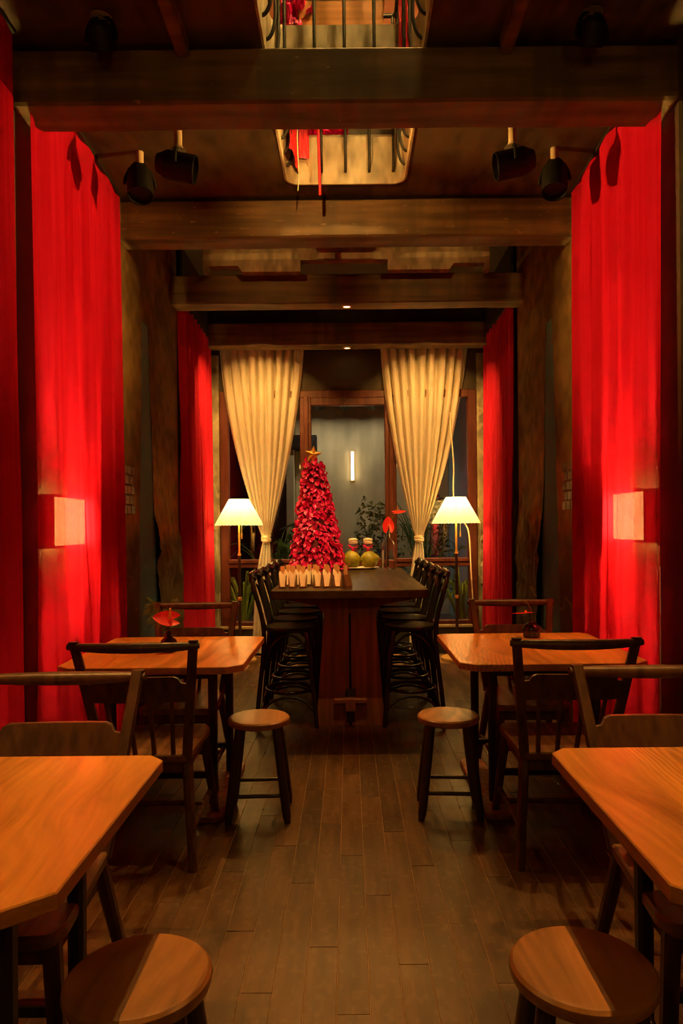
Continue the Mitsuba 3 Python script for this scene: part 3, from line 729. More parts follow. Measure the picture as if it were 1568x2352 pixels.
# ------------------------------------------------------------------ low-backed dining chairs
def chair_parts():
    parts = []
    hw, yr, yf = 0.205, -0.215, 0.245
    out = Polygon([(-hw + 0.02, yr), (hw - 0.02, yr), (hw, yf - 0.06), (hw - 0.02, yf), (-hw + 0.02, yf), (-hw, yf - 0.06)]).buffer(-0.03).buffer(0.03, quad_segs=4)
    seat = prism(np.array(out.exterior.coords)[:-1], 0.417, 0.452, 0.006)
    parts.append(('seat', shape(seat, 'm_chair_seat', False)))
    parts.append(('apron', shape(cat([cbox(-hw + 0.045, hw - 0.045, yf - 0.055, yf - 0.035, 0.365, 0.418, 0.003), cbox(-hw + 0.045, hw - 0.045, yr + 0.035, yr + 0.055, 0.365, 0.418, 0.003), cbox(-hw + 0.03, -hw + 0.05, yr + 0.045, yf - 0.045, 0.365, 0.418, 0.003), cbox(hw - 0.05, hw - 0.03, yr + 0.045, yf - 0.045, 0.365, 0.418, 0.003)]), 'm_chair', False)))
    for sx_ in (-1, 1):
        for yy, fy in ((yf - 0.05, yf + 0.02), (yr + 0.05, yr - 0.075)):
            parts.append(('leg', shape(slab((sx_ * (hw + 0.012), fy, 0.0), (sx_ * (hw - 0.035), yy, 0.425), 0.032, 0.032, 0.042, 0.042), 'm_chair', False)))
        parts.append(('stretcher', shape(taper((sx_ * (hw + 0.000), yr - 0.045, 0.155), (sx_ * (hw + 0.000), yf + 0.005, 0.155), 0.012, 0.012, 10), 'm_chair', 40)))
    parts.append(('stretcher', shape(taper((-hw, 0.03, 0.157), (hw, 0.03, 0.157), 0.012, 0.012, 10), 'm_chair', 40)))
    # the back: two posts leaning outwards and back, a yoke rail, a shouldered board, spindles
    top, base = (0.238, yr - 0.135, 0.952), (0.175, yr + 0.022, 0.43)
    for sx_ in (-1, 1):
        parts.append(('post', shape(slab((sx_ * base[0], base[1], base[2]), (sx_ * top[0], top[1], top[2]), 0.040, 0.026, 0.037, 0.024), 'm_chair', False)))

    def back(z):
        return base[1] + (top[1] - base[1]) * (z - base[2]) / (top[2] - base[2])
    t = np.linspace(-1, 1, 25)
    zr = 0.932
    rail = tube(np.c_[t * 0.262, back(zr) - 0.004 - 0.018 * (1 - t ** 2), zr - 0.006 * (1 - t ** 2)], 0.0125 + 0.0095 * (1 - t ** 2) ** 0.8, 12)
    parts.append(('rail', shape(rail, 'm_chair', 40)))
    zb0, zb1 = 0.690, 0.800

    def half(z):
        return base[0] + (top[0] - base[0]) * (z - base[2]) / (top[2] - base[2]) - 0.012
    pl = [(-half(zb0), zb0), (half(zb0), zb0), (half(zb1 - 0.03), zb1 - 0.032), (half(zb1) - 0.03, zb1 - 0.028), (half(zb1) - 0.042, zb1 - 0.008), (half(zb1) - 0.06, zb1), (-half(zb1) + 0.06, zb1), (-half(zb1) + 0.042, zb1 - 0.008), (-half(zb1) + 0.03, zb1 - 0.028), (-half(zb1 - 0.03), zb1 - 0.032)]
    bd = extrude(Polygon(pl), 0.018)
    bd = trimesh.Trimesh(*trimesh.remesh.subdivide_to_size(bd.vertices, bd.faces, 0.03), process=True)
    v = bd.vertices.copy()
    bd.vertices = np.c_[v[:, 0], back(v[:, 1]) + 0.009 - v[:, 2] - 0.016 * (1 - (v[:, 0] / 0.22) ** 2), v[:, 1]]
    parts.append(('back_board', shape(bd, 'm_chair', 35)))
    for q in np.linspace(-0.125, 0.125, 4):
        parts.append(('spindle', shape(taper((q * 0.95, base[1] - 0.004, 0.446), (q * 1.08, back(zb0 + 0.02) - 0.012, zb0 + 0.02), 0.0105, 0.0085, 10), 'm_chair', 40)))
    return parts


CH = chair_parts()
for x, y, rz, lab in ((-0.898, 1.880, 182, 'dining chair tucked behind the near left table, facing the camera'),
                      (0.950, 1.900, 178, 'dining chair tucked behind the near right table, facing the camera'),
                      (-0.870, 3.165, 1, 'dining chair in front of the far left table, seen from its back'),
                      (0.905, 3.150, -1, 'dining chair in front of the far right table, seen from its back'),
                      (-0.925, 3.940, 181, 'dining chair behind the far left table, facing the camera'),
                      (0.975, 3.950, 179, 'dining chair behind the far right table, facing the camera')):
    thing('dining_chair', CH, at(x, y, 0, rz), lab, 'chair', None)

# ------------------------------------------------------------------ round wooden stools
def stool_parts():
    r, h = 0.152, 0.475
    seat = lathe([(0, h - 0.036), (r - 0.016, h - 0.036), (r - 0.004, h - 0.030), (r, h - 0.018), (r - 0.002, h - 0.007), (r - 0.009, h - 0.001), (r - 0.02, h), (0, h - 0.001)], 64)
    parts = [('seat', shape(seat, 'm_stool_seat', 30))]
    legs = []
    for sx_ in (-1, 1):
        for sy in (-1, 1):
            p0, p1 = np.array((sx_ * 0.140, sy * 0.125, 0.0)), np.array((sx_ * 0.088, sy * 0.080, h - 0.034))
            t = np.array([0, 0.03, 0.06, 0.25, 0.6, 1.0])
            parts.append(('leg', shape(tube(p0 + (p1 - p0) * t[:, None], np.array([0.015, 0.0165, 0.0195, 0.0215, 0.022, 0.020]), 14), 'm_stool_leg', 40)))

    def on(sx_, sy, z):
        t = z / (h - 0.034)
        return np.array((sx_ * (0.140 - 0.052 * t), sy * (0.125 - 0.045 * t), z))
    for z, pairs in ((0.125, (((-1, -1), (1, -1)), ((-1, 1), (1, 1)))), (0.20, (((-1, -1), (-1, 1)), ((1, -1), (1, 1))))):
        for a, b in pairs:
            parts.append(('rung', shape(tube([on(*a, z), on(*b, z)], 0.0095, 10), 'm_stool_leg', 40)))
    return parts


ST = stool_parts()
for x, y, rz, lab in ((-0.447, 1.47, 4, 'round wooden stool cut by the bottom edge beside the near left table'), (0.483, 1.485, -6, 'round wooden stool cut by the bottom edge beside the near right table'),
                      (-0.450, 3.46, 3, 'round wooden stool on the aisle beside the far left table'), (0.480, 3.47, -4, 'round wooden stool on the aisle beside the far right table')):
    thing('wooden_stool', ST, at(x, y, 0, rz), lab, 'stool')

# ------------------------------------------------------------------ the communal high table
HT, TY0, TY1, THW = 0.980, 4.66, 7.18, 0.525
root = numbered('communal_table')
put('tabletop', shape(prism([(-THW + 0.02, TY0), (THW - 0.02, TY0), (THW, TY0 + 0.03), (THW, TY1), (-THW, TY1), (-THW, TY0 + 0.03)], HT - 0.056, HT, 0.004), 'm_bar_top', False), root)
for yy in (4.97, 6.75):
    def board(x0b, x1b, x0t, x1t, z0, z1, d=0.05):
        return hull([(x, y, z) for x, z in ((x0b, z0), (x1b, z0), (x1t, z1), (x0t, z1)) for y in (yy, yy + d)])
    for s in (-1, 1):
        lo = sorted((s * 0.010, s * 0.242)) + sorted((s * 0.007, s * 0.180))
        put('trestle_board', shape(board(*lo, 0.0, 0.80), 'm_trestle', False), root)
    cleat = extrude(Polygon([(-0.19, 0.79), (0.19, 0.79), (0.22, 0.845), (0.50, 0.895), (0.50, 0.925), (-0.50, 0.925), (-0.50, 0.895), (-0.22, 0.845)]), 0.05)
    cleat.apply_transform(np.array([[1, 0, 0, 0], [0, 0, -1, yy + 0.05], [0, 1, 0, 0], [0, 0, 0, 1.0]]))
    put('cleat', shape(cleat, 'm_trestle', False), root)
put('stretcher', shape(cbox(-0.035, 0.035, 4.86, 6.90, 0.125, 0.215, 0.004), 'm_trestle', False), root)
put('wedge', shape(slab((0.0, 4.925, 0.04), (0.0, 4.925, 0.265), 0.052, 0.032, 0.070, 0.045), 'm_black', False), root)
put('peg', shape(cbox(-0.115, 0.115, 4.915, 4.96, 0.165, 0.200, 0.006), 'm_trestle', False), root)
put('core', shape(cbox(-0.05, 0.05, 5.018, 5.03, 0.2, 0.79, 0.002), 'm_black', False), root)
tag(root, 'long dark high table on a trestle in the middle of the room', 'table')

# ------------------------------------------------------------------ black bentwood bar chairs
def bar_chair_parts():
    parts = []
    sh = 0.690
    parts.append(('seat', shape(lathe([(0, sh - 0.035), (0.165, sh - 0.035), (0.185, sh - 0.028), (0.190, sh - 0.012), (0.182, sh - 0.001), (0.165, sh), (0.13, sh - 0.006), (0, sh - 0.008)], 40), 'm_black', 40)))
    # facing +y; the rear legs run on as the back hoop
    foot, top = 0.205, 0.14
    for s in (-1, 1):
        parts.append(('leg', shape(tube(smooth_path([(s * 0.20, 0.20, 0.0), (s * 0.17, 0.165, 0.35), (s * 0.135, 0.125, sh - 0.03)], 14), np.linspace(0.0145, 0.0165, 14), 10), 'm_black', True)))
    hoop = [(-0.205, -0.215, 0.0), (-0.18, -0.19, 0.35), (-0.165, -0.17, sh - 0.02), (-0.175, -0.215, 0.90), (-0.170, -0.245, 1.02), (-0.11, -0.255, 1.068), (0, -0.258, 1.078), (0.11, -0.255, 1.068), (0.170, -0.245, 1.02), (0.175, -0.215, 0.90), (0.165, -0.17, sh - 0.02), (0.18, -0.19, 0.35), (0.205, -0.215, 0.0)]
    parts.append(('back_hoop', shape(tube(smooth_path(hoop, 90), 0.0155, 10), 'm_black', True)))
    inner = [(-0.10, -0.165, sh - 0.01), (-0.115, -0.21, 0.86), (-0.085, -0.238, 0.96), (0, -0.245, 0.985), (0.085, -0.238, 0.96), (0.115, -0.21, 0.86), (0.10, -0.165, sh - 0.01)]
    parts.append(('inner_hoop', shape(tube(smooth_path(inner, 50), 0.010, 8), 'm_black', True)))
    t = np.linspace(0, 2 * np.pi, 49)[:-1]
    parts.append(('foot_ring', shape(tube(np.c_[0.170 * np.cos(t), 0.170 * np.sin(t) - 0.005, 0.235 + 0 * t], 0.0115, 8, closed=True), 'm_black', True)))
    crest = tube(smooth_path([(-0.165, -0.235, 1.035), (-0.1, -0.262, 1.058), (0, -0.270, 1.064), (0.1, -0.262, 1.058), (0.165, -0.235, 1.035)], 24), 0.021, 10)
    parts.append(('crest_rail', shape(crest, 'm_black', True)))
    for a in range(4):
        R = trimesh.transformations.rotation_matrix(a * math.pi / 2, [0, 0, 1])
        arch = tube(smooth_path([(-0.165, -0.172, 0.40), (-0.135, -0.155, 0.53), (-0.05, -0.145, 0.625), (0.05, -0.145, 0.625), (0.135, -0.155, 0.53), (0.165, -0.172, 0.40)], 26), 0.009, 8)
        arch.apply_transform(R)
        parts.append(('arch_brace', shape(arch, 'm_black', True)))
        low = tube(smooth_path([(-0.192, -0.198, 0.07), (-0.15, -0.185, 0.15), (-0.06, -0.175, 0.20), (0.06, -0.175, 0.20), (0.15, -0.185, 0.15), (0.192, -0.198, 0.07)], 26), 0.009, 8)
        low.apply_transform(R)
        parts.append(('arch_brace', shape(low, 'm_black', True)))
    return parts


BC = bar_chair_parts()
NTH = ('nearest', 'second', 'third', 'fourth', 'farthest')
for s in (-1, 1):
    for k in range(5):
        x, y = s * 0.435, 5.12 + 0.452 * k
        thing('bar_chair', BC, at(x, y, 0, -90 * -s if False else (-90 if s < 0 else 90)), f'black bentwood bar chair, {NTH[k]} on the {"left" if s < 0 else "right"} side of the high table', 'bar chair')

# ------------------------------------------------------------------ the ribbon tree
def ribbon(L, w, curl, twist):
    n = 5
    P = []
    for i in range(n):
        t = i / (n - 1)
        ww = w * (0.30 + 0.70 * math.sin(math.pi * min(1, 0.12 + 0.8 * t)) ** 0.8) * (1 if t < 0.95 else 0.45)
        y, z = L * t, curl * L * math.sin(t * 2.4) * 0.5
        a = twist * t
        P.append([(-ww / 2 * math.cos(a), y, z - ww / 2 * math.sin(a)), (0, y + 0.1 * ww, z - 0.18 * ww), (ww / 2 * math.cos(a), y, z + ww / 2 * math.sin(a))])
    return grid(np.array(P))


RIB = [ribbon(0.058, 0.036, 0.75, 0.5), ribbon(0.052, 0.042, 0.55, -0.5), ribbon(0.062, 0.032, 0.9, 0.8), ribbon(0.048, 0.040, -0.2, 0.2)]


def cone_tree(name, x, y, z, h, r0, r1, n, lean, label, front=True, star=True, rows=None):
    root = numbered(name)
    core = lathe([(0, 0), (r0 - 0.02, 0), (r1 - 0.015, h - 0.02), (0, h)], 32)
    sh = np.eye(4); sh[0, 2] = lean
    core.apply_transform(sh)
    put('core', shape(moved(core, x, y, z), 'm_tree_core', 40), root)
    g = np.random.default_rng(11)
    items = []
    for i in range(n):
        v = (i + 0.5) / n
        # area-even heights on the cone
        t = (r0 - math.sqrt(r0 ** 2 - v * (r0 ** 2 - r1 ** 2))) / (r0 - r1)
        a = i * 2.39996 + g.normal(0, 0.15)
        R = r0 + (r1 - r0) * t - 0.012
        c, s_ = math.cos(a), math.sin(a)
        pz = h * t * 0.985 + 0.02
        out = np.array((c, s_, 0.25))
        out /= np.linalg.norm(out)
        tan = np.array((-s_, c, 0.0))
        up = np.cross(out, tan)
        th = g.uniform(-0.8, 0.8) + math.pi * (g.random() < 0.7)
        dirn = up * math.cos(th) + tan * math.sin(th)
        tilt = g.uniform(0.05, 0.62)
        yv = dirn * math.cos(tilt) + out * math.sin(tilt)
        xv = np.cross(yv, out); xv /= np.linalg.norm(xv)
        zv = np.cross(xv, yv)
        M = np.eye(4)
        sc = g.uniform(0.8, 1.15)
        M[:3, 0], M[:3, 1], M[:3, 2] = xv * sc, yv * sc, zv * sc
        M[:3, 3] = (x + R * c + lean * pz, y + R * s_, z + pz)
        items.append((-s_, M, int(g.integers(4)), int(g.integers(3))))
    items.sort(key=lambda q: -q[0])
    lim = 296 if front else 0
    sh_ = {(a, b): shape(RIB[a], f'm_petal{b}', True) for a in range(4) for b in range(3)}
    for f, M, a, b in items[:lim]:
        put('ribbon', sh_[a, b], root, T(M))
    rest = []
    for f, M, a, b in items[lim:]:
        m = RIB[a].copy(); m.apply_transform(M); rest.append(m)
    if rest:
        k = put('ribbon_mass', shape(cat(rest), 'm_petal0', True), root)
        labels[k] = {'kind': 'stuff'}
    if star:
        pts = []
        for i in range(10):
            rr = 0.090 if i % 2 == 0 else 0.040
            pts.append((rr * math.sin(i * math.pi / 5), rr * math.cos(i * math.pi / 5)))
        V = [(px, 0, pz) for px, pz in pts] + [(0, -0.020, 0), (0, 0.020, 0)]
        Fc = []
        for i in range(10):
            Fc += [(i, (i + 1) % 10, 10), ((i + 1) % 10, i, 11)]
        st = trimesh.Trimesh(V, Fc, process=False)
        st = moved(st, x + lean * h - 0.006, y - 0.01, z + h + 0.070, ry=5, rz=12)
        k = put('star', shape(st, 'm_gold', False), root, None, 'gold star on the top')
        put('holder', shape(taper((x + lean * h, y, z + h - 0.03), (x + lean * h - 0.004, y, z + h + 0.05), 0.010, 0.006), 'm_gold', 40), root)
    tag(root, label, 'tree')
    return root


cone_tree('ribbon_tree', -0.305, 6.86, HT, 1.055, 0.255, 0.075, 1250, -0.028, 'tall red cone tree of shiny ribbons with a gold star on the high table')

# ------------------------------------------------------------------ things on the high table
def stand(dark=False):
    w, d, h = 0.055, 0.060, 0.088
    side = Polygon([(-d / 2, 0), (d / 2, 0), (d / 2, 0.010), (0.012, h), (-0.006, h), (-d / 2, 0.012)])
    m = extrude(side, w)
    m.apply_transform(np.array([[0, 0, 1, -w / 2], [1, 0, 0, 0], [0, 1, 0, 0], [0, 0, 0, 1.0]]))
    parts = [('block', shape(m, 'm_brown_block', False))]
    tab = hull([(sx_ * ww, yy, zz) for sx_ in (-1, 1) for ww, yy, zz in ((0.013, 0.006, 0.05), (0.013, 0.014, 0.05), (0.016, 0.008, 0.152), (0.016, 0.014, 0.152))])
    parts.append(('tab', shape(tab, 'm_pale_wood', False)))
    pp = Polygon([(-0.016, 0.012), (0.014, 0.012), (0.025, 0.100), (0.012, 0.118), (0.004, 0.094), (-0.006, 0.108), (-0.020, 0.122), (-0.026, 0.100)])
    pm = extrude(pp, 0.007)
    v = pm.vertices.copy()
    pm.vertices = np.c_[v[:, 0], -d / 2 - 0.004 + (v[:, 1] - 0.012) * 0.27 + v[:, 2] - 0.006 * np.abs(v[:, 0]) / 0.02, v[:, 1]]
    if not dark:
        parts.append(('paper', shape(pm, 'm_paper', False)))
    return parts


SD, SDD = stand(), stand(True)
ORD = ['leftmost', 'second from left', 'third from left', 'fourth from left', 'fifth from left', 'sixth from left']
xs = [-0.462, -0.392, -0.322, -0.222, -0.152, -0.083]
for k, x in enumerate(xs):
    thing('napkin_stand', SD, at(x, 4.885 + 0.01 * (k % 2), HT, (3, -4, 2, 8, -5, 4)[k]), f'small wooden stand holding a white folded paper, {ORD[k]} in the front row', 'napkin stand', 'wooden paper stands on the high table')
thing('napkin_stand', SDD, at(-0.020, 4.905, HT, 38), 'dark triangular end of a wooden paper stand, rightmost in the front row', 'napkin stand', 'wooden paper stands on the high table')
for k, x in enumerate((-0.440, -0.365, -0.290, -0.245, -0.165, -0.095)):
    thing('napkin_stand', SD, at(x, 5.055 + 0.012 * (k % 3), HT, (-3, 5, -6, 4, -2, 6)[k]), f'small wooden stand holding a white folded paper, {ORD[k]} in the back row', 'napkin stand', 'wooden paper stands on the high table')

tag(put('serving_plate', shape(lathe([(0, 0), (0.12, 0), (0.15, 0.004), (0.195, 0.020), (0.192, 0.024), (0.14, 0.010), (0, 0.008)], 48), 'm_plate', 40, ), place=T().translate([0.100, 6.95, HT]).scale([1.0, 0.62, 1.0])), 'white oval plate under two green pomelos', 'plate')


def pomelo(seed, nub):
    m = trimesh.creation.icosphere(4, 1.0)
    v = m.vertices
    r = 1 + 0.05 * (meshkit.fbm(v * 1.6 + seed, 3) - 0.5)
    d = np.array(nub, float); d /= np.linalg.norm(d)
    c = v @ d
    r += 0.13 * np.exp(-((1 - c) / 0.05)) - 0.03 * np.exp(-((1 + c) / 0.04))
    m.vertices = v * r[:, None] * (0.088, 0.088, 0.085)
    m.apply_translation([0, 0, -m.vertices[:, 2].min()])
    st = tube([np.array(d) * 0.095 + (0, 0, 0.085), np.array(d) * 0.108 + (0, 0, 0.086)], [0.006, 0.005], 8)
    return m, st


for k, (x, nub, lab) in enumerate(((0.024, (-0.2, 0.35, 0.9), 'yellow-green pomelo on the plate beside the ribbon tree'), (0.198, (0.93, -0.2, 0.28), 'yellow-green pomelo with a pointed end on the plate beside the glass bottle'))):
    m, st = pomelo(3 * k, nub)
    thing('pomelo', [('skin', shape(m, 'm_fruit', True)), ('stalk', shape(st, 'm_stem', 40))], at(x, 6.92, HT + 0.009), lab, 'fruit')

for k, (x, lab) in enumerate(((0.040, 'glass jar with a red bow behind the left pomelo'), (0.189, 'glass jar with a red bow behind the right pomelo'))):
    jar = lathe([(0, 0.0), (0.050, 0.0), (0.054, 0.006), (0.054, 0.165), (0.040, 0.205), (0.040, 0.255), (0.037, 0.255), (0.037, 0.207), (0.051, 0.163), (0.051, 0.010), (0, 0.006)], 36)
    lid = lathe([(0, 0.250), (0.044, 0.250), (0.046, 0.256), (0.044, 0.264), (0.048, 0.270), (0.044, 0.278), (0.048, 0.286), (0.045, 0.296), (0.020, 0.306), (0, 0.307)], 32)
    fill = lathe([(0, 0.012), (0.049, 0.012), (0.049, 0.155), (0, 0.160)], 24)
    bow = []
    for s in (-1, 1):
        bow.append(moved(ribbon(0.060, 0.042, 0.6, 0.3), s * 0.004, -0.052, 0.205, rx=20, rz=-90 * s + 8 * s, ry=0))
        bow.append(moved(ribbon(0.075, 0.030, 0.2, 0.3 * s), s * 0.006, -0.054, 0.205, rx=-80, rz=12 * s))
    band = moved(trimesh.creation.torus(0.0435, 0.006, 32, 8), 0, 0, 0.212)
    thing('glass_jar', [('jar', shape(jar, 'm_glass', 40)), ('filling', shape(fill, 'm_red_cloth', 40), [], 'red filling'), ('lid', shape(lid, 'm_plate', 40)), ('bow', shape(cat(bow), 'm_petal0', True), [('band', shape(band, 'm_petal0', True))], 'red ribbon bow')], at(x, 7.085, HT), lab, 'jar')

bottle = lathe([(0, 0.0), (0.064, 0.0), (0.070, 0.008), (0.070, 0.225), (0.062, 0.262), (0.034, 0.300), (0.020, 0.318), (0.018, 0.362), (0.022, 0.366), (0.022, 0.374), (0.0145, 0.374), (0.0145, 0.320), (0.030, 0.298), (0.058, 0.260), (0.066, 0.224), (0.066, 0.012), (0, 0.007)], 40)
water = lathe([(0, 0.009), (0.0650, 0.012), (0.0650, 0.190), (0, 0.190)], 36)
tag(put('glass_bottle', None), 'clear glass bottle half full of water holding a red anthurium', 'bottle')
M = at(0.382, 6.93, HT)
put('glass', shape(bottle, 'm_glass', 40), 'glass_bottle', M)
put('water', shape(water, 'm_water', 40), 'glass_bottle', M)


def spathe(L, w, cup=0.2):
    """A heart-shaped waxy leaf: base at the origin, tip along +y, face up."""
    P = []
    for i in range(15):
        t = i / 14
        half_ = w * 0.5 * (math.sin(math.pi * min(1.0, (t * 0.94 + 0.06)) ** 0.72) ** 0.75)
        row = []
        for j in range(9):
            q = (j - 4) / 4
            yy = L * (t - 0.18 * (abs(q) ** 0.8) * (1 - t) ** 2 * 2.0)
            row.append((half_ * q, yy, cup * (q * q) * half_ * 0.8 + 0.12 * L * (t - 0.4) ** 2))
        P.append(row)
    return grid(np.array(P))


def anthurium(L, w, stem_pts, head, rot, spadix=0.6):
    """stem_pts: world points; the head sits at the last with rotation rot (rx, rz)."""
    s = smooth_path(stem_pts, 24)
    sp = moved(spathe(L, w, 0.18), *head, rx=rot[0], ry=rot[2], rz=rot[1])
    sx_ = tube([(0, 0.15 * L, 0.006), (0, 0.17 * L, 0.4 * L * spadix), (0.02 * L, 0.20 * L, 1.15 * L * spadix)], [0.0080, 0.0078, 0.0050], 10)
    return [('stem', shape(tube(s, 0.0032, 8), 'm_stem', True)), ('spathe', shape(sp, 'm_anthurium', True), [], 'red heart-shaped spathe'), ('spadix', shape(moved(sx_, *head, rx=rot[0], ry=rot[2], rz=rot[1]), 'm_spadix', 40), [], 'yellow-orange spadix')]


thing('anthurium', anthurium(0.125, 0.115, [(0.378, 6.93, HT + 0.02), (0.382, 6.93, HT + 0.36), (0.385, 6.905, HT + 0.40)], (0.386, 6.90, HT + 0.395), (80, 0, 0)), T(), 'red anthurium standing in the glass bottle', 'flower')
thing('anthurium', anthurium(0.110, 0.085, [(0.388, 6.935, HT + 0.02), (0.386, 6.935, HT + 0.37), (0.43, 6.945, HT + 0.50), (0.455, 6.945, HT + 0.545)], (0.46, 6.945, HT + 0.555), (6, -80, 24)), T(), 'red anthurium lying sideways in the air right of the glass bottle', 'flower')

# ------------------------------------------------------------------ vases on the far tables
HZ = 0.755
va = lathe([(0, 0), (0.034, 0), (0.042, 0.008), (0.046, 0.030), (0.040, 0.058), (0.020, 0.078), (0.014, 0.092), (0.016, 0.118), (0.019, 0.122), (0.012, 0.122), (0.009, 0.09), (0, 0.085)], 36)
tag(put('vase', shape(va, 'm_vase', 40), place=at(-0.950, 3.70, HZ)), 'small black vase with a narrow neck on the far left table', 'vase')
thing('anthurium', anthurium(0.105, 0.098, [(-0.950, 3.70, HZ + 0.088), (-0.948, 3.70, HZ + 0.135), (-0.955, 3.695, HZ + 0.172)], (-0.925, 3.69, HZ + 0.170), (10, 97, -48), 0.75), T(), 'red anthurium with an orange spadix in the vase on the far left table', 'flower')
fern = []
stem = smooth_path([(-0.952, 3.71, HZ + 0.088), (-0.975, 3.72, HZ + 0.16), (-1.02, 3.73, HZ + 0.20), (-1.045, 3.735, HZ + 0.265)], 40)
g = np.random.default_rng(5)
for i in range(10, 40):
    for s in (-1, 1, 1):
        L = 0.085 * (1 - 0.6 * abs(i - 20) / 22)
        d = np.array((g.uniform(-0.9, 0.2), g.uniform(-0.3, 0.3), g.uniform(-0.6, 0.8) * s))
        d /= np.linalg.norm(d)
        fern.append(tube([stem[i], stem[i] + d * L * 0.6, stem[i] + d * L + (0, 0, -0.008)], [0.0016, 0.0014, 0.0006], 4))
thing('fern_sprig', [('stem', shape(tube(stem, 0.0022, 6), 'm_stem', True)), ('fronds', shape(cat(fern), 'm_leaf1', True))], T(), 'feathery green sprig in the vase on the far left table', 'plant')
labels[[k for k in scene if k.startswith('fern_sprig__fronds')][0]] = {'kind': 'stuff'}
vb = lathe([(0, 0), (0.042, 0), (0.048, 0.006), (0.050, 0.040), (0.046, 0.062), (0.030, 0.078), (0.017, 0.086), (0.017, 0.098), (0.022, 0.104), (0.013, 0.104), (0.011, 0.088), (0, 0.084)], 36)
tag(put('vase', shape(vb, 'm_vase', 40), place=at(1.045, 4.06, HZ)), 'round glossy black vase on the far right table', 'vase')
thing('anthurium', anthurium(0.105, 0.08, [(1.045, 4.06, HZ + 0.086), (1.040, 4.06, HZ + 0.165), (0.995, 4.05, HZ + 0.215)], (1.030, 4.055, HZ + 0.138), (-2, 96, 6), 0.15), T(), 'thin red anthurium drooping sideways in the vase on the far right table', 'flower')

# ------------------------------------------------------------------ upstairs, seen through the wells
UF = SLAB + 0.29
for h, nm in zip(HOLES, ('nearer', 'farther')):
    root = numbered('well_railing')
    x0, x1, y0, y1 = h
    zr = UF + 0.75
    inx = 0.055
    bars = [(x, y1 - inx, 0, 1) for x in np.linspace(x0 + 0.08, x1 - 0.08, 5)] + [(x, y0 + inx, 0, -1) for x in np.linspace(x0 + 0.08, x1 - 0.08, 5)]
    bars += [(x0 + inx, y, -1, 0) for y in np.arange(y1 - 0.10, y0 + 0.06, -0.155)] + [(x1 - inx, y, 1, 0) for y in np.arange(y1 - 0.10, y0 + 0.06, -0.155)]
    for x, y, ox, oy in bars:
        zf = SLAB + 0.075
        pth = smooth_path([(x + ox * inx * 1.1, y + oy * inx * 1.1, zf), (x + ox * inx * 0.45, y + oy * inx * 0.45, zf + 0.012), (x + ox * 0.004, y + oy * 0.004, zf + 0.07), (x, y, zf + 0.16)], 10)
        pth = np.vstack([pth, [(x, y, zr)]])
        put('baluster', shape(tube(pth, 0.0085, 8), 'm_iron', True), root)
    ringp = np.array(sbox(x0 + inx, y0 + inx, x1 - inx, y1 - inx).buffer(-0.03).buffer(0.03, quad_segs=4).exterior.coords)[:-1]
    put('handrail', shape(tube(np.c_[ringp, np.full(len(ringp), zr)], 0.014, 8, closed=True), 'm_iron', True), root)
    tag(root, f'black iron railing of bent balusters around the {nm} ceiling well', 'railing')


def crumple(x0, x1, y0, y1, z0, z1, seed, axis='y', d=0.05):
    """A hanging, crumpled piece of red foil cloth, curved in depth."""
    U, V = np.meshgrid(np.linspace(0, 1, 50), np.linspace(0, 1, 50))
    n = meshkit.fbm(np.stack([U * 6 + seed, V * 6, 0 * U], -1), 4) - 0.5
    n2 = meshkit.fbm(np.stack([U * 3 + seed, V * 3 + 9, 0 * U], -1), 3) - 0.5
    X, Y, Z = x0 + (x1 - x0) * U, y0 + (y1 - y0) * U + d * 3 * n, z0 + (z1 - z0) * V + 0.25 * (z1 - z0) * n2 * np.sin(np.pi * V)
    if abs(y1 - y0) > abs(x1 - x0):
        X, Y = x0 + (x1 - x0) * U + d * 3 * n, y0 + (y1 - y0) * U
    return grid(np.stack([X, Y, Z], -1))


tag(put('red_garland', shape(cat([crumple(-0.33, -0.16, 3.56, 3.60, UF, UF + 0.34, 2), crumple(-0.36, -0.20, 3.62, 3.66, UF, UF + 0.5, 5)]), 'm_petal0', True)), 'crumpled shiny red garland at the left corner of the nearer ceiling well', 'garland')
tag(put('red_drape', shape(cat([crumple(-0.325, -0.30, 4.20, 4.50, SLAB + 0.06, UF + 0.30, 12, d=0.012), crumple(-0.32, -0.23, 4.49, 4.50, SLAB + 0.15, UF + 0.30, 14, d=0.008)]), 'm_red_cloth', True)), 'red cloth hanging at the left side of the farther ceiling well', 'cloth')
tag(put('red_drape', shape(cat([crumple(0.27, 0.325, 3.49, 3.50, SLAB + 0.03, UF + 0.24, 22, d=0.012)]), 'm_red_cloth', True)), 'red cloth hanging at the right corner of the nearer ceiling well', 'cloth')
tag(put('red_garland', shape(cat([crumple(-0.26, 0.02, 4.56, 4.60, UF, UF + 0.12, 31)]), 'm_petal0', True)), 'low crumpled red garland on the far edge of the farther ceiling well', 'garland')
tag(put('red_ribbon', shape(tube(smooth_path([(-0.178, 4.462, 4.64), (-0.172, 4.41, 4.1), (-0.166, 4.40, 3.80), (-0.160, 4.40, 3.47)], 20), 0.009, 8), 'm_red_cloth', True)), 'thin red ribbon hanging down out of the farther ceiling well', 'ribbon')
tag(put('white_string', shape(tube(smooth_path([(-0.30, 4.462, 4.64), (-0.299, 4.42, 4.1), (-0.297, 4.39, 3.78), (-0.292, 4.40, 3.64), (-0.298, 4.40, 3.50)], 24), 0.0035, 6), 'm_cord', True)), 'pale string dangling from the left side of the farther ceiling well', 'string')
thing('orange_chest', [('body', shape(cbox(-0.235, 0.20, 3.575, 3.77, UF, UF + 0.185, 0.008), 'm_orange', False)), ('lid', shape(cbox(-0.242, 0.207, 3.57, 3.775, UF + 0.185, UF + 0.205, 0.006), 'm_orange', False))], T(), 'orange wooden chest upstairs between the two ceiling wells', 'chest')
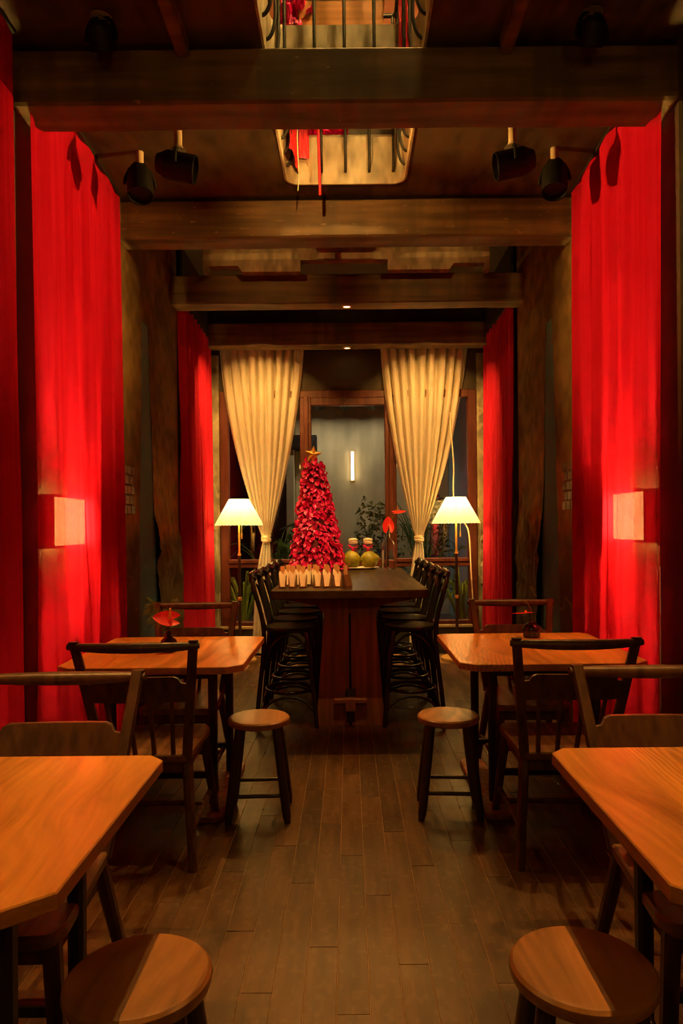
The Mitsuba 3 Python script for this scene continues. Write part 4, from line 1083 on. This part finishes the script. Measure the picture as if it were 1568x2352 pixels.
thing('gold_tree', [('cone', shape(moved(lathe([(0, 0), (0.05, 0), (0.012, 0.15), (0, 0.155)], 24), -0.165, 3.62, UF + 0.205), 'm_gold', 40))], T(), 'tiny gold cone tree standing on the orange chest', 'tree')
thing('unseen_pendant', [('globe', {**shape(moved(trimesh.creation.icosphere(3, 0.10), 0.45, 3.15, 5.45), 'm_paper', True), 'emitter': {'type': 'area', 'radiance': em(LAMP * UPPER)}}), ('cord', shape(taper((0.45, 3.15, 5.53), (0.45, 3.15, 6.405), 0.006, 0.006, 8), 'm_black', 40))], T(), 'glowing globe pendant upstairs above the ceiling wells', 'lamp')

for x, lab in ((-1.05, 'left'), (1.05, 'right')):  # unseen globes added behind the viewer as ambient fill
    thing('unseen_pendant', [('globe', {**shape(moved(trimesh.creation.icosphere(3, 0.12), x, -1.3, 2.85), 'm_paper', True), 'emitter': {'type': 'area', 'radiance': em(WARM * FILL_GLOBE * 0.5)}}), ('cord', shape(taper((x, -1.3, 2.96), (x, -1.3, SLAB + 0.005), 0.006, 0.006, 8), 'm_black', 40))], T(), f'{lab} added unseen globe light for fill behind the viewer', 'lamp')

# ------------------------------------------------------------------ the courtyard outside
struct('courtyard_ground', cbox(-6, 6, BACK + 0.14, 16, -0.25, -0.02, 0.002), 'm_soil', smooth=False)
struct('courtyard_wall', cbox(-0.86, 1.62, 11.4, 11.6, -0.03, 3.42, 0.01), 'm_outside_wall', smooth=False)
struct('courtyard_soffit', cbox(-1.2, 1.9, 10.2, 11.7, 3.42, 3.60, 0.01), 'm_black_matte', smooth=False)
struct('courtyard_pillar', cbox(-0.99, -0.865, 11.2, 11.5, -0.03, 3.42, 0.006), 'm_outside_wall', smooth=False)
struct('courtyard_side_wall', cbox(1.62, 1.78, 8.6, 11.6, -0.03, 4.4, 0.01), 'm_blue_lit_wall', smooth=False)
struct('courtyard_rear_fence', cbox(-6, 6, 14.6, 14.8, -0.03, 4.2, 0.01), 'm_dark_wall', smooth=False)
tube_l = shape(cbox(0.042, 0.093, 11.340, 11.375, 2.150, 2.610, 0.010), 'm_paper', False)
tube_l['emitter'] = {'type': 'area', 'radiance': em(np.array((1.0, 0.74, 0.36)) * 14)}
thing('tube_lamp', [('tube', tube_l), ('backplate', shape(cbox(0.035, 0.10, 11.376, 11.401, 2.135, 2.625, 0.004), 'm_pale_wood', False))], T(), 'upright glowing tube lamp on the grey courtyard wall', 'wall lamp')
for k, (x, lab) in enumerate(((-0.45, 'left'), (-0.03, 'middle'), (0.38, 'right'))):
    sp = lathe([(0, 0.0), (0.020, 0.0), (0.024, -0.05), (0.040, -0.07), (0.075, -0.135), (0.078, -0.145), (0.06, -0.14), (0, -0.12)], 24)
    sp = moved(sp, 0, 0, 0, rx=-18, ry=(-10, 4, 14)[k])
    thing('outdoor_spotlight', [('cone', shape(sp, 'm_black_matte', 40)), ('arm', shape(taper((0, 0, -0.02), (0, 0, 0.055), 0.012, 0.012, 8), 'm_black_matte', 40))], at(x, 10.9, 3.37), f'{lab} of three black cone spotlights under the courtyard soffit', 'spotlight')
    spot(f'outdoor_beam_{k}', (x, 10.86, 3.21), (x * 1.3, 11.35, 1.9), 1.5, 65, 20, (1.0, 0.84, 0.56))
tag(put('black_box', shape(cbox(-0.93, -0.50, 11.15, 11.395, 2.63, 2.86, 0.008), 'm_black_matte', False)), 'black box fixed to the courtyard wall left of the window centre', 'box')


def leaf_blade(L, w, droop, lobes=0.0):
    P = []
    for i in range(9):
        t = i / 8
        hw_ = w / 2 * math.sin(math.pi * min(1, 0.10 + 0.9 * t)) ** 0.8 * (1 - 0.35 * t)
        P.append([(q * hw_, L * t - lobes * L * abs(q) * (1 - t) ** 2, -droop * L * t * t + 0.25 * hw_ * abs(q)) for q in (-1, -0.5, 0, 0.5, 1)])
    return grid(np.array(P))


def leafy_plant(name, x, y, z, n, L, w, h, mats, label, cat_='plant', spread=0.5, lobes=0.2, seed=0):
    g_ = np.random.default_rng(100 + seed)
    root = numbered(name)
    blades = [leaf_blade(L, w, d, lobes) for d in (0.25, 0.5)]
    shp = {(i, m): shape(blades[i], m, True) for i in range(2) for m in mats}
    for k in range(n):
        a = g_.uniform(0, 2 * math.pi)
        ht = h * g_.uniform(0.45, 1.0)
        r = spread * g_.uniform(0.2, 1.0)
        tip = np.array((x + r * math.cos(a), y + r * math.sin(a), z + ht))
        st_ = smooth_path([(x + 0.03 * math.cos(a), y + 0.03 * math.sin(a), z), (x + r * 0.4 * math.cos(a), y + r * 0.4 * math.sin(a), z + ht * 0.7), tip], 10)
        M = T().translate(tip.tolist()).rotate([0, 0, 1], math.degrees(a) - 90 + g_.uniform(-25, 25)).rotate([1, 0, 0], g_.uniform(-60, 25)).scale(g_.uniform(0.75, 1.2))
        put('leaf', shp[int(g_.integers(2)), mats[int(g_.integers(len(mats)))]], root, M)
        put('stem', shape(tube(st_, 0.008, 6), 'm_stem', True), root)
    tag(root, label, cat_)


def grassy_plant(name, x, y, z, n, h, m, label, seed=0, arch=0.5):
    g_ = np.random.default_rng(200 + seed)
    root = numbered(name)
    for k in range(n):
        a, ht = g_.uniform(0, 2 * math.pi), h * g_.uniform(0.55, 1.0)
        r = arch * ht * g_.uniform(0.3, 1.0)
        p = smooth_path([(0, 0, 0), (0.35 * r, 0, 0.6 * ht), (r, 0, ht), (1.45 * r, 0, 0.86 * ht)], 9)
        w_ = 0.013 * np.sin(np.pi * np.clip(np.linspace(0.1, 1, 9), 0, 1)) ** 0.6 + 0.002
        P = np.stack([np.c_[p[:, 0], -w_, p[:, 2]], np.c_[p[:, 0], 0 * w_, p[:, 2] - 0.004], np.c_[p[:, 0], w_, p[:, 2]]], 1)
        put('blade', shape(moved(grid(P), x, y, z, rz=math.degrees(a)), m, True), root)
    tag(root, label, 'plant')


def shrub(name, x, y, z, rx, rz_, n, m, label, seed=0):
    g_ = np.random.default_rng(300 + seed)
    root = numbered(name)
    lf = leaf_blade(0.085, 0.042, 0.3)
    ls = []
    for k in range(n):
        d = g_.normal(0, 1, 3); d /= np.linalg.norm(d)
        rr = g_.uniform(0.45, 1.0) ** 0.5 * (0.8 + 0.35 * meshkit.noise(d * 2.2 + seed))
        mm = moved(lf, 0, 0, 0, rx=g_.uniform(-60, 60), ry=g_.uniform(-60, 60), rz=g_.uniform(0, 360))
        mm.apply_translation((x + d[0] * rr * rx, y + d[1] * rr * rx * 0.7, z + rz_ + d[2] * rr * rz_))
        ls.append(mm)
    k = put('foliage', shape(cat(ls), m, True), root)
    labels[k] = {'kind': 'stuff'}
    br = [tube(smooth_path([(x, y, z), (x + 0.3 * rx * c, y + 0.2 * rx * s, z + rz_ * 0.8), (x + 0.7 * rx * c, y + 0.5 * rx * s, z + rz_ * 1.5)], 10), np.linspace(0.02, 0.006, 10), 6) for c, s in ((1, 0), (-0.6, 0.8), (-0.4, -0.9), (0.3, 0.5))]
    put('branch', shape(cat(br), 'm_bark', True), root)
    tag(root, label, 'shrub')


shrub('shrub', 0.42, 10.6, -0.02, 0.42, 0.93, 900, 'm_leaf3', 'small-leaved shrub before the lit courtyard wall', 1)
shrub('shrub', 1.20, 10.7, -0.02, 0.30, 1.05, 700, 'm_leaf3', 'taller dark shrub against the right part of the courtyard wall', 2)
shrub('shrub', -0.62, 10.1, -0.02, 0.60, 0.72, 900, 'm_leaf0', 'low dark hedge shrub behind the ribbon tree', 3)
leafy_plant('elephant_ear', -0.98, 9.1, -0.02, 13, 0.26, 0.20, 1.55, ['m_leaf2', 'm_leaf0'], 'large blue-green elephant ear plant outside the left window', seed=1, spread=0.45, lobes=0.35)
leafy_plant('elephant_ear', 1.10, 9.1, -0.02, 11, 0.24, 0.18, 1.15, ['m_leaf2', 'm_leaf0'], 'large blue-green elephant ear plant outside the right window', seed=2, spread=0.40, lobes=0.35)
leafy_plant('leafy_plant', 0.25, 9.0, -0.02, 15, 0.22, 0.09, 1.15, ['m_leaf2', 'm_leaf0'], 'dark broad-leaved plant outside behind the fruit plate', seed=3, spread=0.5, lobes=0.1)
leafy_plant('leafy_plant', -0.35, 9.1, -0.02, 13, 0.24, 0.10, 1.35, ['m_leaf0', 'm_leaf2'], 'dark broad-leaved plant outside behind the ribbon tree', seed=4, spread=0.45, lobes=0.1)
grassy_plant('arching_grass', -1.25, 8.35, -0.02, 34, 0.98, 'm_leaf1', 'yellow-green arching grass outside the lower left pane', 1)
grassy_plant('arching_grass', 1.32, 8.35, -0.02, 30, 0.98, 'm_leaf1', 'yellow-green arching grass outside the lower right pane', 2)
grassy_plant('arching_grass', 0.50, 8.75, -0.02, 24, 0.75, 'm_leaf1', 'low grass clump outside right of the high table', 3)
grassy_plant('palm_plant', 1.02, 9.6, -0.02, 20, 1.75, 'm_leaf0', 'dark spiky palm outside the right window, against the grey wall', 4, arch=0.30)
grassy_plant('arching_grass', -0.62, 8.6, -0.02, 20, 0.70, 'm_leaf1', 'low grass clump outside left of the high table', 5)
spot('garden_fill_middle', (0.1, 9.0, 3.2), (0.5, 10.6, 1.3), 3.2, 40, 20, (1.0, 0.80, 0.45))  # three added spots without fixtures, put in to light the plants
spot('garden_fill_left', (-1.6, 8.9, 3.0), (-1.15, 8.5, 0.5), 3.0, 50, 30, (1.0, 0.85, 0.5))
spot('garden_fill_right', (1.55, 8.75, 3.0), (1.25, 9.2, 0.8), 3.0, 50, 30, (0.75, 0.85, 1.0))
